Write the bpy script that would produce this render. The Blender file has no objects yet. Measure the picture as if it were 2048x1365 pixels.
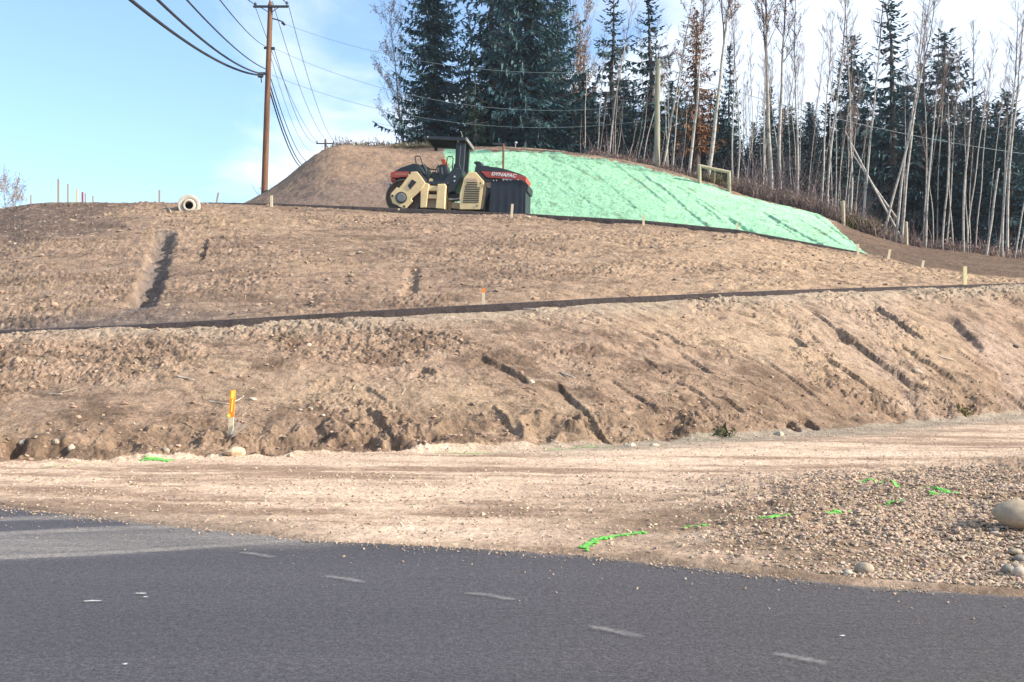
import bpy, math, random
import numpy as np
from mathutils import Vector, Matrix
R = math.radians
SC = bpy.context.scene
# ------------------------------------------------------------------ camera, sky, sun, exposure
F = 2200.0; HV = 682.0; CU = 1024.0; HC = 1.6       # photograph's focal length and horizon in its own pixels
cam_d = bpy.data.cameras.new('camera'); cam = bpy.data.objects.new('camera', cam_d)
SC.collection.objects.link(cam); SC.camera = cam
cam.location = (0, 0, HC); cam.rotation_euler = (R(90), 0, 0)
cam_d.sensor_width = 36; cam_d.lens = 36 * F / 2048; cam_d.clip_start = 0.05; cam_d.clip_end = 5000
SUN_AZ = (0.97, -0.24); SUN_EL = 27.0
n_ = math.hypot(*SUN_AZ); ce = math.cos(R(SUN_EL))
sdir = Vector((SUN_AZ[0]/n_*ce, SUN_AZ[1]/n_*ce, math.sin(R(SUN_EL))))
sl = bpy.data.lights.new('sun', 'SUN'); so = bpy.data.objects.new('sun', sl); SC.collection.objects.link(so)
sl.energy = 4.6; sl.angle = R(0.6); sl.color = (1.0, 0.93, 0.83)
so.rotation_euler = sdir.to_track_quat('Z', 'Y').to_euler()
W = bpy.data.worlds.new('World'); SC.world = W; W.use_nodes = True
nt = W.node_tree; nt.nodes.clear()
def N(nt, t, **k):
    n = nt.nodes.new(t)
    for a, b in k.items(): setattr(n, a, b)
    return n
wo = N(nt, 'ShaderNodeOutputWorld'); bg = N(nt, 'ShaderNodeBackground'); nt.links.new(bg.outputs[0], wo.inputs[0])
sky = N(nt, 'ShaderNodeTexSky', sky_type='NISHITA'); sky.sun_disc = False
sky.sun_elevation = R(SUN_EL); sky.sun_rotation = math.atan2(sdir.x, sdir.y)
sky.air_density = 1.0; sky.dust_density = 0.6; sky.ozone_density = 1.6
tc = N(nt, 'ShaderNodeTexCoord'); sep = N(nt, 'ShaderNodeSeparateXYZ'); nt.links.new(tc.outputs['Generated'], sep.inputs[0])
def M(nt, op, a, b=None, clamp=False):
    m = N(nt, 'ShaderNodeMath', operation=op); m.use_clamp = clamp
    for i, v in enumerate((a, b)):
        if v is None: continue
        if isinstance(v, (int, float)): m.inputs[i].default_value = v
        else: nt.links.new(v, m.inputs[i])
    return m.outputs[0]
zz = M(nt, 'ADD', sep.outputs[2], 0.16)
cx = M(nt, 'DIVIDE', sep.outputs[0], zz); cy = M(nt, 'DIVIDE', sep.outputs[1], zz)
cmb = N(nt, 'ShaderNodeCombineXYZ'); nt.links.new(cx, cmb.inputs[0]); nt.links.new(cy, cmb.inputs[1])
mp = N(nt, 'ShaderNodeMapping'); nt.links.new(cmb.outputs[0], mp.inputs[0])
mp.inputs['Location'].default_value = (4.6, 0.2, 0); mp.inputs['Scale'].default_value = (1.0, 0.75, 1)
nz = N(nt, 'ShaderNodeTexNoise'); nz.inputs['Scale'].default_value = 1.15; nz.inputs['Detail'].default_value = 9
nz.inputs['Roughness'].default_value = 0.56; nz.inputs['Distortion'].default_value = 0.5; nt.links.new(mp.outputs[0], nz.inputs['Vector'])
# more cloud towards the right of the view
bias = M(nt, 'MULTIPLY', sep.outputs[0], 0.28)
dens = M(nt, 'ADD', nz.outputs[0], bias)
cr = N(nt, 'ShaderNodeMapRange'); cr.interpolation_type = 'SMOOTHSTEP'
cr.inputs[1].default_value = 0.40; cr.inputs[2].default_value = 0.60; cr.inputs[3].default_value = 0.10; cr.inputs[4].default_value = 0.90
nt.links.new(dens, cr.inputs[0])
tint = N(nt, 'ShaderNodeMix', data_type='RGBA', blend_type='MULTIPLY'); tint.inputs[0].default_value = 1.0
nt.links.new(sky.outputs[0], tint.inputs[6]); tint.inputs[7].default_value = (0.80, 0.97, 1.14, 1)
mx = N(nt, 'ShaderNodeMix', data_type='RGBA'); nt.links.new(cr.outputs[0], mx.inputs[0])
nt.links.new(tint.outputs[2], mx.inputs[6]); mx.inputs[7].default_value = (4.7, 5.2, 5.9, 1)
nt.links.new(mx.outputs[2], bg.inputs[0]); bg.inputs[1].default_value = 0.125
SC.view_settings.view_transform = 'Standard'; SC.view_settings.look = 'None'
SC.view_settings.exposure = 0.93; SC.view_settings.gamma = 1
SC.render.engine = 'CYCLES'

# ------------------------------------------------------------------ helpers
COL = SC.collection
def tag(o, label=None, cat=None, group=None, kind=None):
    if label: o['label'] = label
    if cat: o['category'] = cat
    if group: o['group'] = group
    if kind: o['kind'] = kind
    return o
def empty(name, loc, rz=0.0):
    o = bpy.data.objects.new(name, None); COL.objects.link(o); o.location = loc; o.rotation_euler = (0, 0, rz)
    o.empty_display_size = 0.2
    return o
def npmesh(name, V, Fq, mat, parent=None, smooth=True, col=None, loc=None):
    """V (n,3), Fq (m,k) integer faces all the same size"""
    V = np.asarray(V, dtype=np.float32); Fq = np.asarray(Fq, dtype=np.int32)
    me = bpy.data.meshes.new(name); k = Fq.shape[1]; m = len(Fq)
    me.vertices.add(len(V)); me.vertices.foreach_set('co', V.ravel())
    me.loops.add(m * k); me.loops.foreach_set('vertex_index', Fq.ravel())
    me.polygons.add(m); me.polygons.foreach_set('loop_start', np.arange(0, m*k, k, dtype=np.int32))
    me.update(calc_edges=True)
    me.polygons.foreach_set('use_smooth', np.full(m, smooth, dtype=bool))
    if col is not None:
        at = me.color_attributes.new('Col', 'FLOAT_COLOR', 'POINT')
        c = np.ones((len(V), 4), dtype=np.float32); c[:, :3] = col
        at.data.foreach_set('color', c.ravel())
    me.materials.append(mat)
    o = bpy.data.objects.new(name, me); COL.objects.link(o)
    if parent: o.parent = parent
    if loc: o.location = loc
    return o
class MB:
    def __init__(s): s.v = []; s.f = []; s.c = []
    def add(s, vs, fs):
        b = len(s.v); s.v += [tuple(p) for p in vs]; s.f += [tuple(b + i for i in f) for f in fs]
    def box(s, c, d, rot=None):
        hx, hy, hz = d[0]/2, d[1]/2, d[2]/2
        P = [Vector((x, y, z)) for x in (-hx, hx) for y in (-hy, hy) for z in (-hz, hz)]
        if rot is not None: P = [rot @ p for p in P]
        P = [p + Vector(c) for p in P]
        s.add(P, [(0,1,3,2),(4,6,7,5),(0,4,5,1),(2,3,7,6),(0,2,6,4),(1,5,7,3)])
    def prism(s, poly, y0, y1):
        """poly: list of (x,z)"""
        n = len(poly); a = sum(poly[i][0]*poly[(i+1)%n][1]-poly[(i+1)%n][0]*poly[i][1] for i in range(n))
        if a < 0: poly = poly[::-1]
        s.add([(x, y0, z) for x, z in poly] + [(x, y1, z) for x, z in poly],
              [tuple(range(n)), tuple(range(2*n-1, n-1, -1))] + [(i+n, (i+1)%n+n, (i+1)%n, i) for i in range(n)])
    def tube(s, pts, rad, n=6, cap=True):
        pts = [Vector(p) for p in pts]
        if isinstance(rad, (int, float)): rad = [rad]*len(pts)
        b = len(s.v); ref = Vector((0.31, 0.93, 0.17))
        for i, p in enumerate(pts):
            t = (pts[min(i+1, len(pts)-1)] - pts[max(i-1, 0)]).normalized()
            if abs(t.dot(ref)) > 0.95: ref = Vector((1, 0, 0))
            u = t.cross(ref).normalized(); w = t.cross(u)
            for k in range(n):
                a = 2*math.pi*k/n; s.v.append(tuple(p + (u*math.cos(a) + w*math.sin(a))*rad[i]))
        for i in range(len(pts)-1):
            for k in range(n):
                s.f.append((b+i*n+k, b+i*n+(k+1)%n, b+(i+1)*n+(k+1)%n, b+(i+1)*n+k))
        if cap:
            s.f.append(tuple(b+k for k in range(n))[::-1]); s.f.append(tuple(b+(len(pts)-1)*n+k for k in range(n)))
    def cyl(s, p0, p1, r, n=24, r1=None): s.tube([p0, p1], [r, r if r1 is None else r1], n)
    def build(s, name, mat, parent=None, smooth=False, bevel=0, loc=None):
        me = bpy.data.meshes.new(name); me.from_pydata(s.v, [], s.f); me.update(); me.materials.append(mat)
        if smooth: me.polygons.foreach_set('use_smooth', [True]*len(me.polygons))
        o = bpy.data.objects.new(name, me); COL.objects.link(o)
        if parent: o.parent = parent
        if loc: o.location = loc
        if bevel:
            m = o.modifiers.new('bevel', 'BEVEL'); m.width = bevel; m.segments = 2; m.limit_method = 'ANGLE'; m.angle_limit = R(40)
        return o
# ---- numpy noise
def h2(ix, iy, seed):
    n = (ix.astype(np.int64)*374761393 + iy.astype(np.int64)*668265263 + seed*144665) & 0xffffffff
    n = ((n ^ (n >> 13)) * 1274126177) & 0xffffffff
    n = (n ^ (n >> 16)) & 0xffffff
    return n.astype(np.float32) / 16777215.0
def vn(x, y, seed=0):
    ix = np.floor(x); iy = np.floor(y); fx = (x-ix).astype(np.float32); fy = (y-iy).astype(np.float32)
    fx = fx*fx*(3-2*fx); fy = fy*fy*(3-2*fy); ix = ix.astype(np.int64); iy = iy.astype(np.int64)
    a = h2(ix, iy, seed); b = h2(ix+1, iy, seed); c = h2(ix, iy+1, seed); d = h2(ix+1, iy+1, seed)
    return ((a*(1-fx)+b*fx)*(1-fy) + (c*(1-fx)+d*fx)*fy)*2 - 1
def fbm(x, y, seed=0, o=4, g=0.5):
    s = 0; a = 1; t = 0
    for i in range(o):
        s = s + a*vn(x*(2**i)+i*17.3, y*(2**i)-i*9.1, seed+i*31); t += a; a *= g
    return s/t
def sst(a, b, x):
    t = np.clip((x-a)/(b-a), 0, 1); return t*t*(3-2*t)
# ---- materials
def mat(name, col, rough=0.8, metal=0.0, var=0.0, vscale=8.0, bump=0.0, bscale=40.0, attr=False, spec=0.5, bdist=0.01, var2=0, v2scale=60, stretch=None):
    m = bpy.data.materials.new(name); m.use_nodes = True; nt = m.node_tree; b = nt.nodes['Principled BSDF']
    b.inputs['Roughness'].default_value = rough; b.inputs['Metallic'].default_value = metal
    b.inputs['Specular IOR Level'].default_value = spec
    tc = N(nt, 'ShaderNodeTexCoord')
    vec = tc.outputs['Object']
    if stretch:
        mp = N(nt, 'ShaderNodeMapping'); nt.links.new(vec, mp.inputs[0]); mp.inputs['Scale'].default_value = stretch; vec = mp.outputs[0]
    if attr:
        a = N(nt, 'ShaderNodeAttribute'); a.attribute_name = 'Col'; cur = a.outputs['Color']
    else:
        c = N(nt, 'ShaderNodeRGB'); c.outputs[0].default_value = (*col, 1); cur = c.outputs[0]
    for v, sc_ in ((var, vscale), (var2, v2scale)):
        if v:
            nz = N(nt, 'ShaderNodeTexNoise'); nz.inputs['Scale'].default_value = sc_; nz.inputs['Detail'].default_value = 6
            nz.inputs['Roughness'].default_value = 0.65
            nt.links.new(vec, nz.inputs['Vector'])
            mr = N(nt, 'ShaderNodeMapRange'); mr.inputs[1].default_value = 0.28; mr.inputs[2].default_value = 0.72
            mr.inputs[3].default_value = 1-v; mr.inputs[4].default_value = 1+v; nt.links.new(nz.outputs[0], mr.inputs[0])
            mu = N(nt, 'ShaderNodeMix', data_type='RGBA', blend_type='MULTIPLY'); mu.inputs[0].default_value = 1
            nt.links.new(cur, mu.inputs[6]); nt.links.new(mr.outputs[0], mu.inputs[7]); cur = mu.outputs[2]
    nt.links.new(cur, b.inputs['Base Color'])
    if bump:
        nb = N(nt, 'ShaderNodeTexNoise'); nb.inputs['Scale'].default_value = bscale; nb.inputs['Detail'].default_value = 8
        nb.inputs['Roughness'].default_value = 0.7; nt.links.new(vec, nb.inputs['Vector'])
        bp = N(nt, 'ShaderNodeBump'); bp.inputs['Strength'].default_value = bump; bp.inputs['Distance'].default_value = bdist
        nt.links.new(nb.outputs[0], bp.inputs['Height']); nt.links.new(bp.outputs[0], b.inputs['Normal'])
    return m
m_soil = mat('soil', (0,0,0), 0.95, attr=True, var=0.22, vscale=5.0, var2=0.38, v2scale=26, bump=0.9, bscale=14, bdist=0.05, spec=0.15)
m_mulch = mat('green_mulch', (0,0,0), 0.95, attr=True, var=0.12, vscale=2.0, var2=0.25, v2scale=9, bump=0.8, bscale=7, bdist=0.08, spec=0.1)
m_asph = mat('asphalt', (0,0,0), 0.72, attr=True, var=0.42, vscale=20, var2=0.65, v2scale=50, bump=1.0, bscale=45, bdist=0.016, spec=0.45)
m_asphedge = mat('fresh_asphalt', (0.045, 0.034, 0.031), 0.9, var=0.3, vscale=3, var2=0.4, v2scale=20, bump=0.9, bscale=14, bdist=0.04, spec=0.2)
m_rock_ = mat('river_rock', (0.40, 0.35, 0.27), 0.85, var=0.3, vscale=5, var2=0.15, v2scale=40, bump=0.4, bscale=18, bdist=0.01, spec=0.2)
m_gravel = mat('gravel', (0,0,0), 0.95, attr=True, var2=0.15, v2scale=60, spec=0.15)
m_wood = mat('weathered_wood', (0.42, 0.35, 0.24), 0.9, var=0.25, vscale=9, stretch=(4, 4, 0.5), spec=0.2)
m_stake = mat('pale_lath', (0.66, 0.56, 0.38), 0.85, var=0.15, vscale=9, stretch=(4, 4, 0.6), spec=0.2)
m_orange = mat('orange_paint', (0.85, 0.25, 0.03), 0.8, var=0.2, vscale=20)
m_yellowrib = mat('yellow_ribbon', (0.85, 0.75, 0.08), 0.7)
m_pole = mat('pole_wood', (0.20, 0.105, 0.06), 0.9, var=0.3, vscale=6, stretch=(5, 5, 0.4), bump=0.4, bscale=30, spec=0.2)
m_dark = mat('dark_steel', (0.025, 0.025, 0.028), 0.6, var=0.2)
m_wire = mat('cable', (0.02, 0.022, 0.028), 0.7)
m_wirel = mat('bare_conductor', (0.22, 0.27, 0.28), 0.6)
m_conc = mat('concrete', (0.50, 0.45, 0.37), 0.9, var=0.2, vscale=4, bump=0.3, bscale=30, spec=0.2)
m_void = mat('pipe_inside', (0.012, 0.014, 0.018), 0.9)
# ------------------------------------------------------------------ the lie of the land (breaklines measured in the photograph)
def px_flat(u, v): y = HC*F/(v-HV); return ((u-CU)/F*y, y)
def L(pts): p = np.array(pts, float); return (p[:, 0]-CU)/F, p[:, 1], (p[:, 2] if p.shape[1] > 2 else None)
B0a, B0v, _ = L([(-600,975),(0,1010),(200,1035),(640,1078),(1170,1108),(1700,1165),(2048,1190),(2600,1225)])
B1a, B1v, _ = L([(-600,950),(0,930),(450,912),(800,905),(1200,890),(1560,868),(1800,850),(2048,828),(2600,812)])
B2a, B2v, B2y = L([(-600,680,19.5),(0,664,19.8),(480,641,20.3),(960,617,21.8),(1200,601,22.9),(1560,583,25.6),(2048,566,31.2),(2600,556,38)])
B4a, B4v, B4y = L([(-600,424,46),(0,416,45),(60,405,44.6),(100,402,44.4),(300,403,43.2),(430,404,43.1),(543,410,42.9),(800,422,42.4),(1050,432,41),(1290,447,39.4),(1475,463,38.2),(1716,505,36.8),(1778,516,36.5),(1845,533,36.0),(2000,552,36.0),(2048,554,36.6),(2600,545,44)])
B6a, B6v, B6y = L([(-600,470,60),(0,445,60),(300,436,57),(460,420,56),(495,403,56),(530,384,56),(560,362,56),(600,330,56),(630,303,56),(655,287,56),(700,284,56),(800,286,56),(860,286,56),(950,289,55.5),(1100,295,54.5),(1190,305,53.5),(1300,326,52.5),(1395,353,51.5),(1460,378,51),(1600,415,50),(1660,436,49.5),(1700,455,49),(1813,488,48),(1900,500,47.6),(2048,518,47.5),(2600,540,52)])
T4u = ([300,430,543,800,1050,1290,1475,1716,1762,1800],[0.01,0.04,0.13,0.17,0.15,0.17,0.13,0.09,0.03,0.0])
T2u = ([0,250,400,700,960,1200,1600,2048],[0.04,0.05,0.075,0.115,0.14,0.12,0.10,0.08])
def ztan(v, y): return HC + (HV-v)/F*y
def knots(a):
    a = np.asarray(a, float); u = a*F+CU; I = np.interp
    y0 = HC*F/(I(a, B0a, B0v)-HV); y1 = HC*F/(I(a, B1a, B1v)-HV)
    y2 = I(a, B2a, B2y); z2 = ztan(I(a, B2a, B2v), y2); y3 = y2+3.0; z3 = z2 + I(u, *T2u) - 0.02
    y4 = np.maximum(I(a, B4a, B4y), y3+0.8); z4 = ztan(I(a, B4a, B4v), I(a, B4a, B4y))
    y5 = y4 + np.interp(u, [0,1500,1760,2048,2600],[5.6,5.2,3.0,2.0,2.0]); z5 = z4 + np.interp(u, *T4u) - 0.02
    y6 = I(a, B6a, B6y); z6 = ztan(sum(I(a+s_, B6a, B6v) for s_ in (-.012, -.006, 0, .006, .012))/5, y6)
    zf = np.interp(u, [-600,480,700,1000,2600],[2.0,3.5,10.5,10.0,6.0]); zf = np.minimum(zf, z6)
    zz6 = z6 + np.interp(u, [400,900,1700],[-0.6,0.0,0.15])
    Y = [3.0+0*a, y0-0.12, y0+0.06, y1, y2, y3, y4, y5, y6, y6+14, y6+90, 240+0*a]
    Z = [-0.09+0*a, -0.07+0*a, 0.015+0*a, 0.0*a, z2, z3, z4, z5, z6, zz6, zf, zf-3]
    return Y, Z
def base_z(x, y, soft=True):
    x = np.asarray(x, float); y = np.asarray(y, float); yy = np.maximum(y, 1.0)
    Y, Z = knots(x/yy)
    def ev(q):
        z = Z[0]+0*q
        for k in range(len(Y)-1):
            z = z + (Z[k+1]-Z[k])*np.clip((q-Y[k])/(Y[k+1]-Y[k]), 0, 1)
        return z
    if not soft: return ev(y)
    w = np.clip((y-Y[2])/14, 0, 1)*0.55 + 0.0
    return (ev(y-w)+ev(y-w*0.5)+ev(y)+ev(y+w*0.5)+ev(y+w))/5
def hit(u, v):
    """where the view ray of a photograph pixel meets the land (used once, to survey positions)"""
    a = (u-CU)/F; y = np.arange(4, 80, 0.03); z = base_z(a*y, y)
    vp = HV-(z-HC)/y*F; i = int(np.argmax(vp <= v)) if (vp <= v).any() else len(y)-1
    return a*y[i], y[i]
def seg_d(x, y, pts):
    """distance to a polyline and signed side, position along"""
    best = np.full(x.shape, 1e9); al = np.zeros(x.shape); side = np.zeros(x.shape); n = len(pts)-1
    for i in range(n):
        (x0, y0), (x1, y1) = pts[i], pts[i+1]; dx, dy = x1-x0, y1-y0; L2 = dx*dx+dy*dy+1e-9
        t = np.clip(((x-x0)*dx+(y-y0)*dy)/L2, 0, 1); d = np.hypot(x-(x0+t*dx), y-(y0+t*dy))
        m = d < best; best = np.where(m, d, best); al = np.where(m, (i+t)/n, al); side = np.where(m, np.sign((x-x0)*dy-(y-y0)*dx), side)
    return best, al, side
# grooves: pixel polylines, half width (m), depth (m)
GR = [
 ([(870,665),(930,682),(990,700)],.09,.07),([(965,715),(1010,735),(1060,762)],.14,.12),([(1120,770),(1165,820),(1225,880)],.10,.12),
 ([(985,820),(1005,848),(1028,872)],.11,.12),([(740,822),(775,850),(800,898)],.13,.16),([(722,868),(735,885),(752,900)],.14,.16),
 ([(690,755),(740,775),(790,815)],.08,.05),([(1310,655),(1340,670),(1372,690)],.10,.09),([(1365,705),(1392,722),(1422,745)],.12,.11),
 ([(1425,785),(1455,808),(1492,835)],.09,.10),([(1450,690),(1500,715),(1560,745)],.08,.06),([(1530,720),(1580,752),(1640,800)],.08,.08),
 ([(1625,625),(1665,655),(1700,682)],.14,.12),([(1680,665),(1760,720),(1845,775)],.22,.22),([(1755,612),(1800,645),(1845,682)],.20,.18),
 ([(1878,620),(1920,655),(1960,708)],.24,.22),([(1650,708),(1720,755),(1800,812)],.13,.14),([(1805,690),(1850,722),(1912,762)],.14,.15),
 ([(1578,668),(1600,682),(1615,696)],.14,.12),([(1566,835),(1580,850),(1594,864)],.14,.22),([(1600,828),(1615,842),(1632,862)],.12,.22),
 ([(1480,610),(1540,625),(1590,640)],.10,.06),([(1560,640),(1620,668),(1650,690)],.09,.07),([(850,735),(862,741),(874,746)],.16,.13),
 ([(1395,800),(1408,806),(1420,812)],.14,.13),([(1975,775),(2010,790),(2045,812)],.14,.14),([(1700,800),(1760,822),(1800,838)],.1,.08),
 ([(1240,690),(1290,715),(1330,745)],.08,.06),([(1225,760),(1270,790),(1320,830)],.09,.07),([(1080,640),(1130,655),(1180,672)],.07,.04),
 ([(1290,620),(1340,632),(1400,640)],.07,.04),([(520,880),(540,890),(548,905)],.16,.13),([(15,890),(30,905),(45,926)],.2,.25),
 ([(85,900),(110,905),(140,915)],.16,.14),([(230,880),(300,886),(330,898)],.14,.12),([(640,845),(660,870),(680,890)],.12,.1),
 ([(1150,830),(1190,850),(1210,870)],.09,.08),([(1350,760),(1400,790),(1440,825)],.07,.07),([(1910,700),(1960,735),(2010,760)],.1,.1),
 ([(1730,690),(1790,735),(1850,790)],.07,.05),([(1500,770),(1540,790),(1580,815)],.08,.07),
 ([(332,462),(318,520),(302,560),(278,622)],.30,.34),([(415,480),(412,505),(405,520)],.18,.18),([(826,530),(822,560),(812,600)],.18,.14),
 ([(120,452),(200,450),(275,458)],.35,.12),([(480,470),(600,462),(700,465)],.2,.04),([(560,545),(650,540),(740,545)],.2,.05),
 ([(1285,560),(1300,556),(1330,560)],.15,.05),([(1370,520),(1440,525),(1520,540)],.2,.04)]
GRW = [([hit(*p) for p in pl], w, d) for pl, w, d in GR]
GRM = [([(1100,315),(1140,330),(1180,352)],.12,.08),([(1230,325),(1275,360),(1330,405)],.16,.13),([(1290,350),(1350,395),(1430,460)],.16,.15),
 ([(1170,330),(1230,380),(1290,430)],.10,.07),([(1390,400),(1420,420),(1445,440)],.16,.12),([(1450,430),(1500,462),(1550,490)],.14,.14),
 ([(1540,430),(1600,465),(1660,497)],.16,.16),([(1500,408),(1540,430),(1600,475)],.10,.08),([(1600,440),(1640,462),(1690,492)],.12,.12),
 ([(1060,330),(1100,360),(1150,400)],.12,.06),([(1080,300),(1090,303),(1110,306)],.1,.06),([(1350,370),(1400,400),(1480,445)],.10,.08),
 ([(960,305),(1000,340),(1040,400)],.14,.05),([(1210,385),(1260,410),(1300,425)],.1,.07),([(1630,430),(1670,460),(1710,490)],.10,.10),
 ([(1120,360),(1160,390),(1200,415)],.1,.07),([(1400,440),(1440,455),(1470,470)],.1,.08)]
GRMW = [([hit(*p) for p in pl], w, d) for pl, w, d in GRM]
def zone_w(a, y):
    Y, Z = knots(a)
    f = lambda k: np.clip((y-Y[k])/(Y[k+1]-Y[k]), 0, 1)
    return Y, f
def mulch_mask(a, y):
    u = a*F+CU; Y, f = zone_w(a, y); s = f(7); inside = (y > Y[7]-0.05) & (y < Y[8])
    x = a*y; nz = fbm(x*1.3, y*1.3, 77, 3)
    nz = nz + 0.9*fbm(x*5, y*5, 78, 3, .7); left = 884 + (1-s)*26 + nz*8
    top = np.interp(u, [880,1000,1100,1300,1460,1600,1650,1690,1720,1755],[.93,.93,.94,.93,.95,.97,1.0,.62,.34,-0.02]) + nz*0.045
    return inside & (u > left) & (s < top)
Y6REF = 41.0
def disp(x, y):
    a = x/np.maximum(y, 1); u = a*F+CU; Y, f = zone_w(a, y)
    sh = sst(0.0, 0.25, f(2))*(y < Y[3]); b1 = (y >= Y[3]) & (y < Y[4]); b2 = (y >= Y[5]) & (y < Y[6]); mo = (y >= Y[7])
    soft = lambda k0, k1, w: sst(-w, w, y-Y[k0])*(1-sst(-w, w, y-Y[k1]))
    W1 = soft(3, 4, .35); W2 = soft(5, 6, .5); W3 = sst(-.5, .5, y-Y[7]); W0 = sst(.05, .5, y-Y[2])*(1-sst(-.35, .35, y-Y[3]))
    rough = sst(-0.25, 0.35, fbm(x*0.45+3, y*0.6, 5, 3))
    bil = lambda s, sd: 1-2*np.abs(vn(x*s, y*s, sd))
    n1 = fbm(x*0.5, y*0.7, 11, 3); n2 = fbm(x*3.0, y*3.2, 12, 4, 0.6); n3 = fbm(x*11, y*11, 13, 3, 0.65)
    z = W1*(0.12*n1 + (0.030+0.055*rough)*n2 + (0.012+0.050*rough)*n3 + 0.022*rough*bil(17, 14))
    foot = W1*(1-sst(0.05, 0.32, f(3)))*sst(-0.35, 0.3, fbm(x*0.35, y*0.1+9, 21, 2)+0.25)
    z = z + foot*(0.10*bil(2.4, 22)+0.06*n2)
    # diagonal scrape texture of the dozer tracks on the near bank
    q = x*0.75 + (y-Y[3])*0.66
    z = z + W1*sst(650, 1300, u)*(0.02*fbm(q*7, (x*0.66-(y-Y[3])*0.75)*0.7, 31, 3) - 0.05*np.exp(-(fbm(q*2.2, (x*0.66-(y-Y[3])*0.75)*0.45, 32, 3)/0.05)**2)*sst(-.1, .3, n1))
    z = z + W2*(0.16*n1*0.8 + 0.05*n2 + 0.055*n3*(0.4+rough) + 0.05*fbm(x*0.5, y*3.2, 33, 3))
    z = z + W3*(0.10*fbm(x*0.35, y*0.35, 41, 3)*(1-sst(10,30,y-Y[8])) + 0.045*n2 + 0.02*n3)
    gm = sst(1250, 1650, u)*sst(0.0, 0.12, f(2))*(1-sst(0.30, 0.62, f(2)))       # gravel windrow by the road
    z = z + W0*(0.022*fbm(x*0.9, y*2.2, 51, 3) + 0.008*fbm(x*2, y*14, 52, 3) + 0.007*n3) + gm*(0.10+0.05*n2+0.035*n3)
    lip = sst(1230, 1330, u)*(1-sst(1500, 1640, u))*(1-sst(0.0, 0.16, f(2)))*(y > Y[2])
    z = z + lip*0.05*np.abs(n2)
    for pl, w, d in GRW + GRMW:
        xs = [p[0] for p in pl]; ys = [p[1] for p in pl]; R_ = w*4+0.3
        m = (x > min(xs)-R_) & (x < max(xs)+R_) & (y > min(ys)-R_) & (y < max(ys)+R_)
        if not m.any(): continue
        xm, ym = x[m], y[m]
        if len(pl) == 3 and not (d >= .14 and abs(pl[0][0]-pl[2][0]) < .45) and w < .3:
            pl = [(pl[0][0]*1.18-pl[1][0]*.18, pl[0][1]*1.18-pl[1][1]*.18), pl[1], (pl[2][0]*1.22-pl[1][0]*.22, pl[2][1]*1.22-pl[1][1]*.22)]
        dd, al, sd = seg_d(xm + 0.35*w*fbm(xm*4, ym*4, 61, 2), ym + 0.35*w*fbm(xm*4, ym*4, 62, 2), pl)
        env = (sst(0, .14, al)*(1-sst(.80, 1, al)) if w < .3 else sst(0, .06, al)*(1-sst(.9, 1, al)))*(0.85+0.4*fbm(xm*3, ym*3, 63, 3)); ww = w*(0.5+0.5*env)
        if d >= .14 and w < .3 and len(pl) == 3 and abs(pl[0][0]-pl[2][0]) < .45 or w >= .3:      # holes and the gully: symmetric
            z[m] = z[m] - d*env*np.exp(-(dd/ww)**4)
        else:                                                                                  # blade marks: a sharp lip with a long ramp beside it
            s_ = dd*sd; k_ = .85 if pl[0][1] < Y6REF else .45
            prof = np.where(s_ > 0, np.exp(-s_/(2.6*ww)), 0)*sst(-.18*ww, .22*ww, s_)
            z[m] = z[m] - k_*d*env*prof + .10*d*env*np.exp(-((s_+.3*ww)/(.5*ww))**2)
    return z
def ground(x, y):
    x = np.atleast_1d(np.asarray(x, float)); y = np.atleast_1d(np.asarray(y, float))
    return base_z(x, y) + disp(x, y)
def gz(x, y): return float(ground(x, y)[0])
def hit(u, v):
    a = (u-CU)/F; y = np.arange(5, 62, 0.04); z = ground(a*y, y)
    vp = HV-(z-HC)/y*F; i = int(np.argmax(vp <= v)) if (vp <= v).any() else len(y)-1
    return a*y[i], y[i]
def mixc(c, d, t): return c*(1-t[..., None]) + np.array(d)*t[..., None]
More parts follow.
